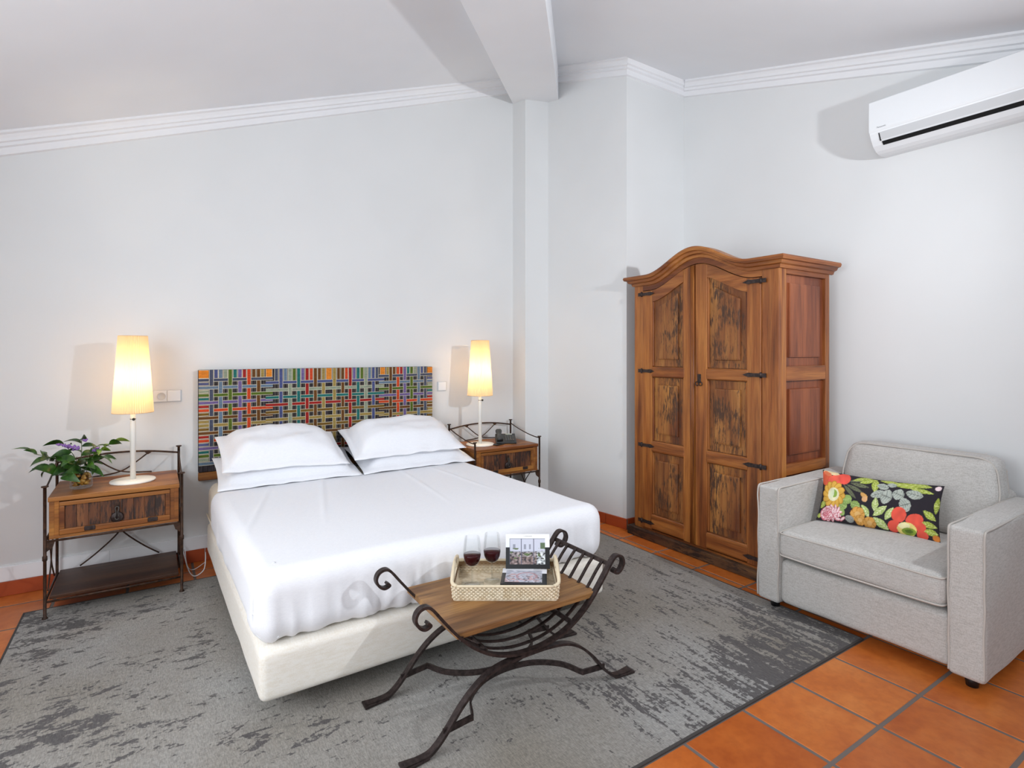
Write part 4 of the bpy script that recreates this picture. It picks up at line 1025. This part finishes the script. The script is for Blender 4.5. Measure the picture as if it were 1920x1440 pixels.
# floral cushion -------------------------------------------------------------
def flower_print(u, v):
    """u across, v up; shapes laid out on the printed cloth"""
    TL, TR, BRc, BL = np.array((262, 195.)), np.array((1700, 375.)), np.array((1700, 1130.)), np.array((112, 825.))
    w = 1-v; P = ((1-u)*(1-w))[:, None]*TL+(u*(1-w))[:, None]*TR+(u*w)[:, None]*BRc+((1-u)*w)[:, None]*BL
    X, Y = P[:, 0], P[:, 1]; c = np.tile(np.array([34, 28, 36.]), (len(u), 1))
    nn = hsh(X/900, Y/900, 2.0, 14)
    def ell(cx, cy, rx, ry, ang, col_, vein=None, tip=0.0):
        a = math.radians(ang); dx, dy = X-cx, Y-cy; p = (dx*math.cos(a)+dy*math.sin(a))/rx; q = (-dx*math.sin(a)+dy*math.cos(a))/ry
        if tip: q = q/np.maximum(0.05, 1-tip*np.abs(p)**1.6)
        m_ = p*p+q*q < 1; cc = np.array(col_, float)*(1+0.10*nn[m_])[:, None]
        c[m_] = cc
        if vein is not None:
            mv = m_ & ((np.abs(q) < 0.07) | ((np.sin(p*16+np.abs(q)*7) > 0.86) & (np.abs(q) < 0.8))); c[mv] = vein
    def leafp(cx, cy, rx, ry, ang, col_, vein): ell(cx, cy, rx, ry, ang, col_, vein, 0.55)
    G1, G2, GY_, OL = (150, 164, 62), (168, 186, 110), (170, 176, 166), (104, 108, 82)
    for cx, cy, a in ((740, 345, -8), (760, 420, 16), (690, 465, 28), (625, 505, 50)): leafp(cx, cy, 120, 26, a, OL, (70, 72, 56))
    for cx, cy, rx, ry, a in ((790, 315, 120, 34, -14), (860, 350, 110, 40, -18), (950, 415, 105, 46, 95), (1120, 345, 120, 36, 12), (1300, 390, 190, 52, 6), (1450, 380, 130, 44, 12), (1480, 470, 140, 32, 14)):
        leafp(cx, cy, rx, ry, a, G1, (204, 210, 130))
    for cx, cy, rx, ry, a in ((985, 540, 95, 52, -16), (1082, 570, 70, 100, 22), (1222, 535, 68, 78, 25), (1405, 530, 100, 64, 16), (1300, 670, 68, 95, -20), (1040, 430, 70, 48, 20), (1145, 400, 55, 38, 10)):
        ell(cx, cy, rx, ry, a, GY_, (110, 116, 110), 0.25)
    for cx, cy, rx, ry, a in ((590, 605, 62, 60, 0), (690, 680, 62, 56, 20), (515, 670, 70, 56, 30), (490, 745, 70, 45, 60)): ell(cx, cy, rx, ry, a, (132, 158, 84), (170, 190, 120))
    for cx, cy, rx, ry, a in ((820, 755, 90, 44, 62), (945, 670, 86, 42, 100), (1000, 755, 105, 48, -36), (1115, 790, 95, 44, -58), (1005, 920, 120, 52, 42)): leafp(cx, cy, rx, ry, a, G2, (222, 226, 180))
    for cx, cy, rx, ry, a in ((1590, 795, 95, 44, 40), (1580, 915, 105, 40, 16), (1600, 1005, 90, 42, 14), (1668, 660, 34, 110, 4), (215, 640, 60, 40, -50), (160, 775, 40, 30, 0)): leafp(cx, cy, rx, ry, a, G1, (206, 214, 130))
    def bloom(cx, cy, R_, n_, col_, edge, core, corecol, pr=0.42):
        for k in range(n_):
            a = 2*pi*k/n_+0.2; ell(cx+R_*0.62*math.cos(a), cy+R_*0.62*math.sin(a), R_*0.46, R_*pr*0.62, math.degrees(a), edge); ell(cx+R_*0.60*math.cos(a), cy+R_*0.60*math.sin(a), R_*0.42, R_*pr*0.50, math.degrees(a), col_)
        ell(cx, cy, R_*core, R_*core, 0, corecol)
    # coral poppy at the corner
    ell(300, 300, 70, 110, 20, (214, 92, 62)); ell(470, 335, 150, 80, -12, (232, 98, 78)); ell(560, 320, 80, 90, 10, (226, 84, 70)); ell(380, 235, 110, 34, 10, (226, 206, 160)); ell(330, 250, 60, 30, 30, (222, 120, 80))
    bloom(388, 530, 165, 12, (222, 174, 74), (186, 132, 40), 0.52, (232, 226, 186), 0.5); ell(400, 520, 46, 50, 0, (140, 170, 70)); ell(370, 520, 30, 60, 20, (220, 228, 190))
    # pink chrysanthemum
    for k, (cx, cy) in enumerate([(330+135*math.cos(a)*f_, 765+78*math.sin(a)*f_) for f_ in (1.0, 0.62, 0.3) for a in np.linspace(0, 2*pi, 15)[:-1]]+[(450, 800), (500, 850), (430, 850)]):
        ell(cx, cy, 44, 20, k*37 % 180, (200, 110, 122)); ell(cx+4, cy-3, 36, 13, k*37 % 180, (238, 206, 208))
    for cx, cy, r1 in ((715, 795, 80), (740, 875, 58), (860, 915, 70)): bloom(cx, cy, r1*1.15, 6, (214, 158, 78), (176, 118, 48), 0.4, (222, 176, 110), 0.9)
    ell(600, 855, 62, 46, 20, (150, 152, 146), (110, 112, 108)); ell(810, 560, 55, 26, 40, (216, 164, 92)); ell(815, 605, 36, 36, 0, (220, 170, 120))
    # coral flower
    CO = (222, 84, 66)
    for cx, cy, rx, ry, a in ((1230, 800, 88, 100, 10), (1415, 860, 105, 78, -12), (1170, 950, 80, 78, 20), (1470, 945, 80, 60, 10), (1500, 1050, 70, 56, 20)): ell(cx, cy, rx, ry, a, CO)
    ell(1320, 985, 118, 92, 10, (226, 206, 120)); ell(1290, 940, 70, 40, 0, (232, 222, 170)); ell(1345, 1010, 88, 46, 6, (128, 150, 52)); ell(1345, 1010, 50, 22, 6, (86, 110, 34))
    ell(1650, 420, 34, 34, 0, (222, 200, 202)); ell(1660, 1075, 46, 40, 30, (200, 120, 50))
    return lina(np.clip(c, 0, 255))
def floral(loc, rot, a, b, h):
    nx, ny = 200, 110; U_, V_ = np.meshgrid(np.linspace(0, 1, nx+1), np.linspace(0, 1, ny+1), indexing='ij'); u = U_.ravel(); v_ = V_.ravel()
    cols = flower_print(u, v_); P = []; F = []
    for side in (1, -1):
        for p, q in zip(u, v_):
            s, t = 2*p-1, 2*q-1; k = max(0, (1-abs(s)**2.6)*(1-abs(t)**2.6))**0.6
            P.append((a*s*(1-0.05*(1-t*t)*s*s), b*t*(1-0.10*(1-s*s)*t*t), side*(h*k*(1+0.12*nz(s*2, t*2, 3))+0.001)))
    N = (nx+1)*(ny+1)
    for o in (0, N):
        for i in range(nx):
            for j in range(ny): F.append((o+i*(ny+1)+j, o+(i+1)*(ny+1)+j, o+(i+1)*(ny+1)+j+1, o+i*(ny+1)+j+1))
    rim = [i*(ny+1) for i in range(nx)]+[nx*(ny+1)+j for j in range(ny)]+[i*(ny+1)+ny for i in range(nx, 0, -1)]+[j for j in range(ny, 0, -1)]
    for k in range(len(rim)): F.append((rim[k], rim[(k+1) % len(rim)], N+rim[(k+1) % len(rim)], N+rim[k]))
    o = raw('throw_cushion', P, F, M['print'], None, True); paint_attr(o.data, np.concatenate([cols, cols]))
    o.location = loc; o.rotation_mode = 'XYZ'; o.rotation_euler = rot
    return tag(o, 'black floral throw cushion with coral and yellow blooms in the armchair', 'cushion')
cu = floral((0, 0, 0), (0, 0, 0), 0.278, 0.145, 0.055)
# axes: across = -Y swung outwards, up = leaning back
ux = Vector((0.22, -1.0, 0.0)).normalized(); uy = Vector((0.42, 0.10, 0.90)); uy = (uy-ux*uy.dot(ux)).normalized(); uz = ux.cross(uy)
cu.matrix_world = Matrix.Translation((3.235, 1.415, 0.592)) @ Matrix((ux, uy, uz)).transposed().to_4x4()

# ================================================================== AIR CONDITIONER
aq = thing('air_conditioner', 'white wall mounted split air conditioner under the crown moulding', 'air conditioner', (XR, 1.62, 2.60))
Lc = 0.88
prof = [(0.0, 0.295), (-0.205, 0.295), (-0.211, 0.29), (-0.212, 0.118), (-0.207, 0.100), (-0.19, 0.070), (-0.165, 0.038), (-0.13, 0.014), (-0.10, 0.004), (-0.06, 0.0), (0.0, 0.004)]
prism('body', [(x, z) for x, z in prof], -Lc, 0.0, 1, M['plastic'], aq, 0.0)
prism('front_panel', [(-0.2115, 0.292), (-0.216, 0.288), (-0.2165, 0.122), (-0.212, 0.112), (-0.2085, 0.108)], -Lc-0.001, 0.001, 1, M['plastic'], aq)
prism('air_slot', [(-0.182, 0.052), (-0.170, 0.040), (-0.163, 0.034), (-0.160, 0.037), (-0.176, 0.056)], -Lc+0.05, -0.055, 1, M['slot'], aq)
prism('louver', [(-0.2095, 0.101), (-0.206, 0.094), (-0.188, 0.062), (-0.184, 0.064), (-0.205, 0.103)], -Lc+0.045, -0.047, 1, M['plasticg'], aq, 0.0)
for y in (-0.050, -Lc+0.050): prism('louver_gap', [(-0.2085, 0.098), (-0.186, 0.0565), (-0.182, 0.058), (-0.205, 0.099)], y-0.003, y+0.003, 1, M['slot'], aq)
cu_t = bpy.data.curves.new('brand_lettering', 'FONT'); cu_t.body = 'Panasonic'; cu_t.size = 0.0125; cu_t.extrude = 0.0002
_o = bpy.data.objects.new('lettering_curve', cu_t); C.objects.link(_o); bpy.context.view_layer.update()
_me = bpy.data.meshes.new_from_object(_o.evaluated_get(bpy.context.evaluated_depsgraph_get())); bpy.data.objects.remove(_o)
_me.materials.clear(); bl = link('brand_lettering', _me, M['greytext'], aq)
bl.location = (-0.2172, -0.042, 0.126); bl.rotation_euler = (pi/2, 0, -pi/2)
for y in (-0.10, -0.28): box('panel_catch', -0.14, -0.135, y-0.01, y+0.01, 0.294, 0.297, M['plasticg'], aq)
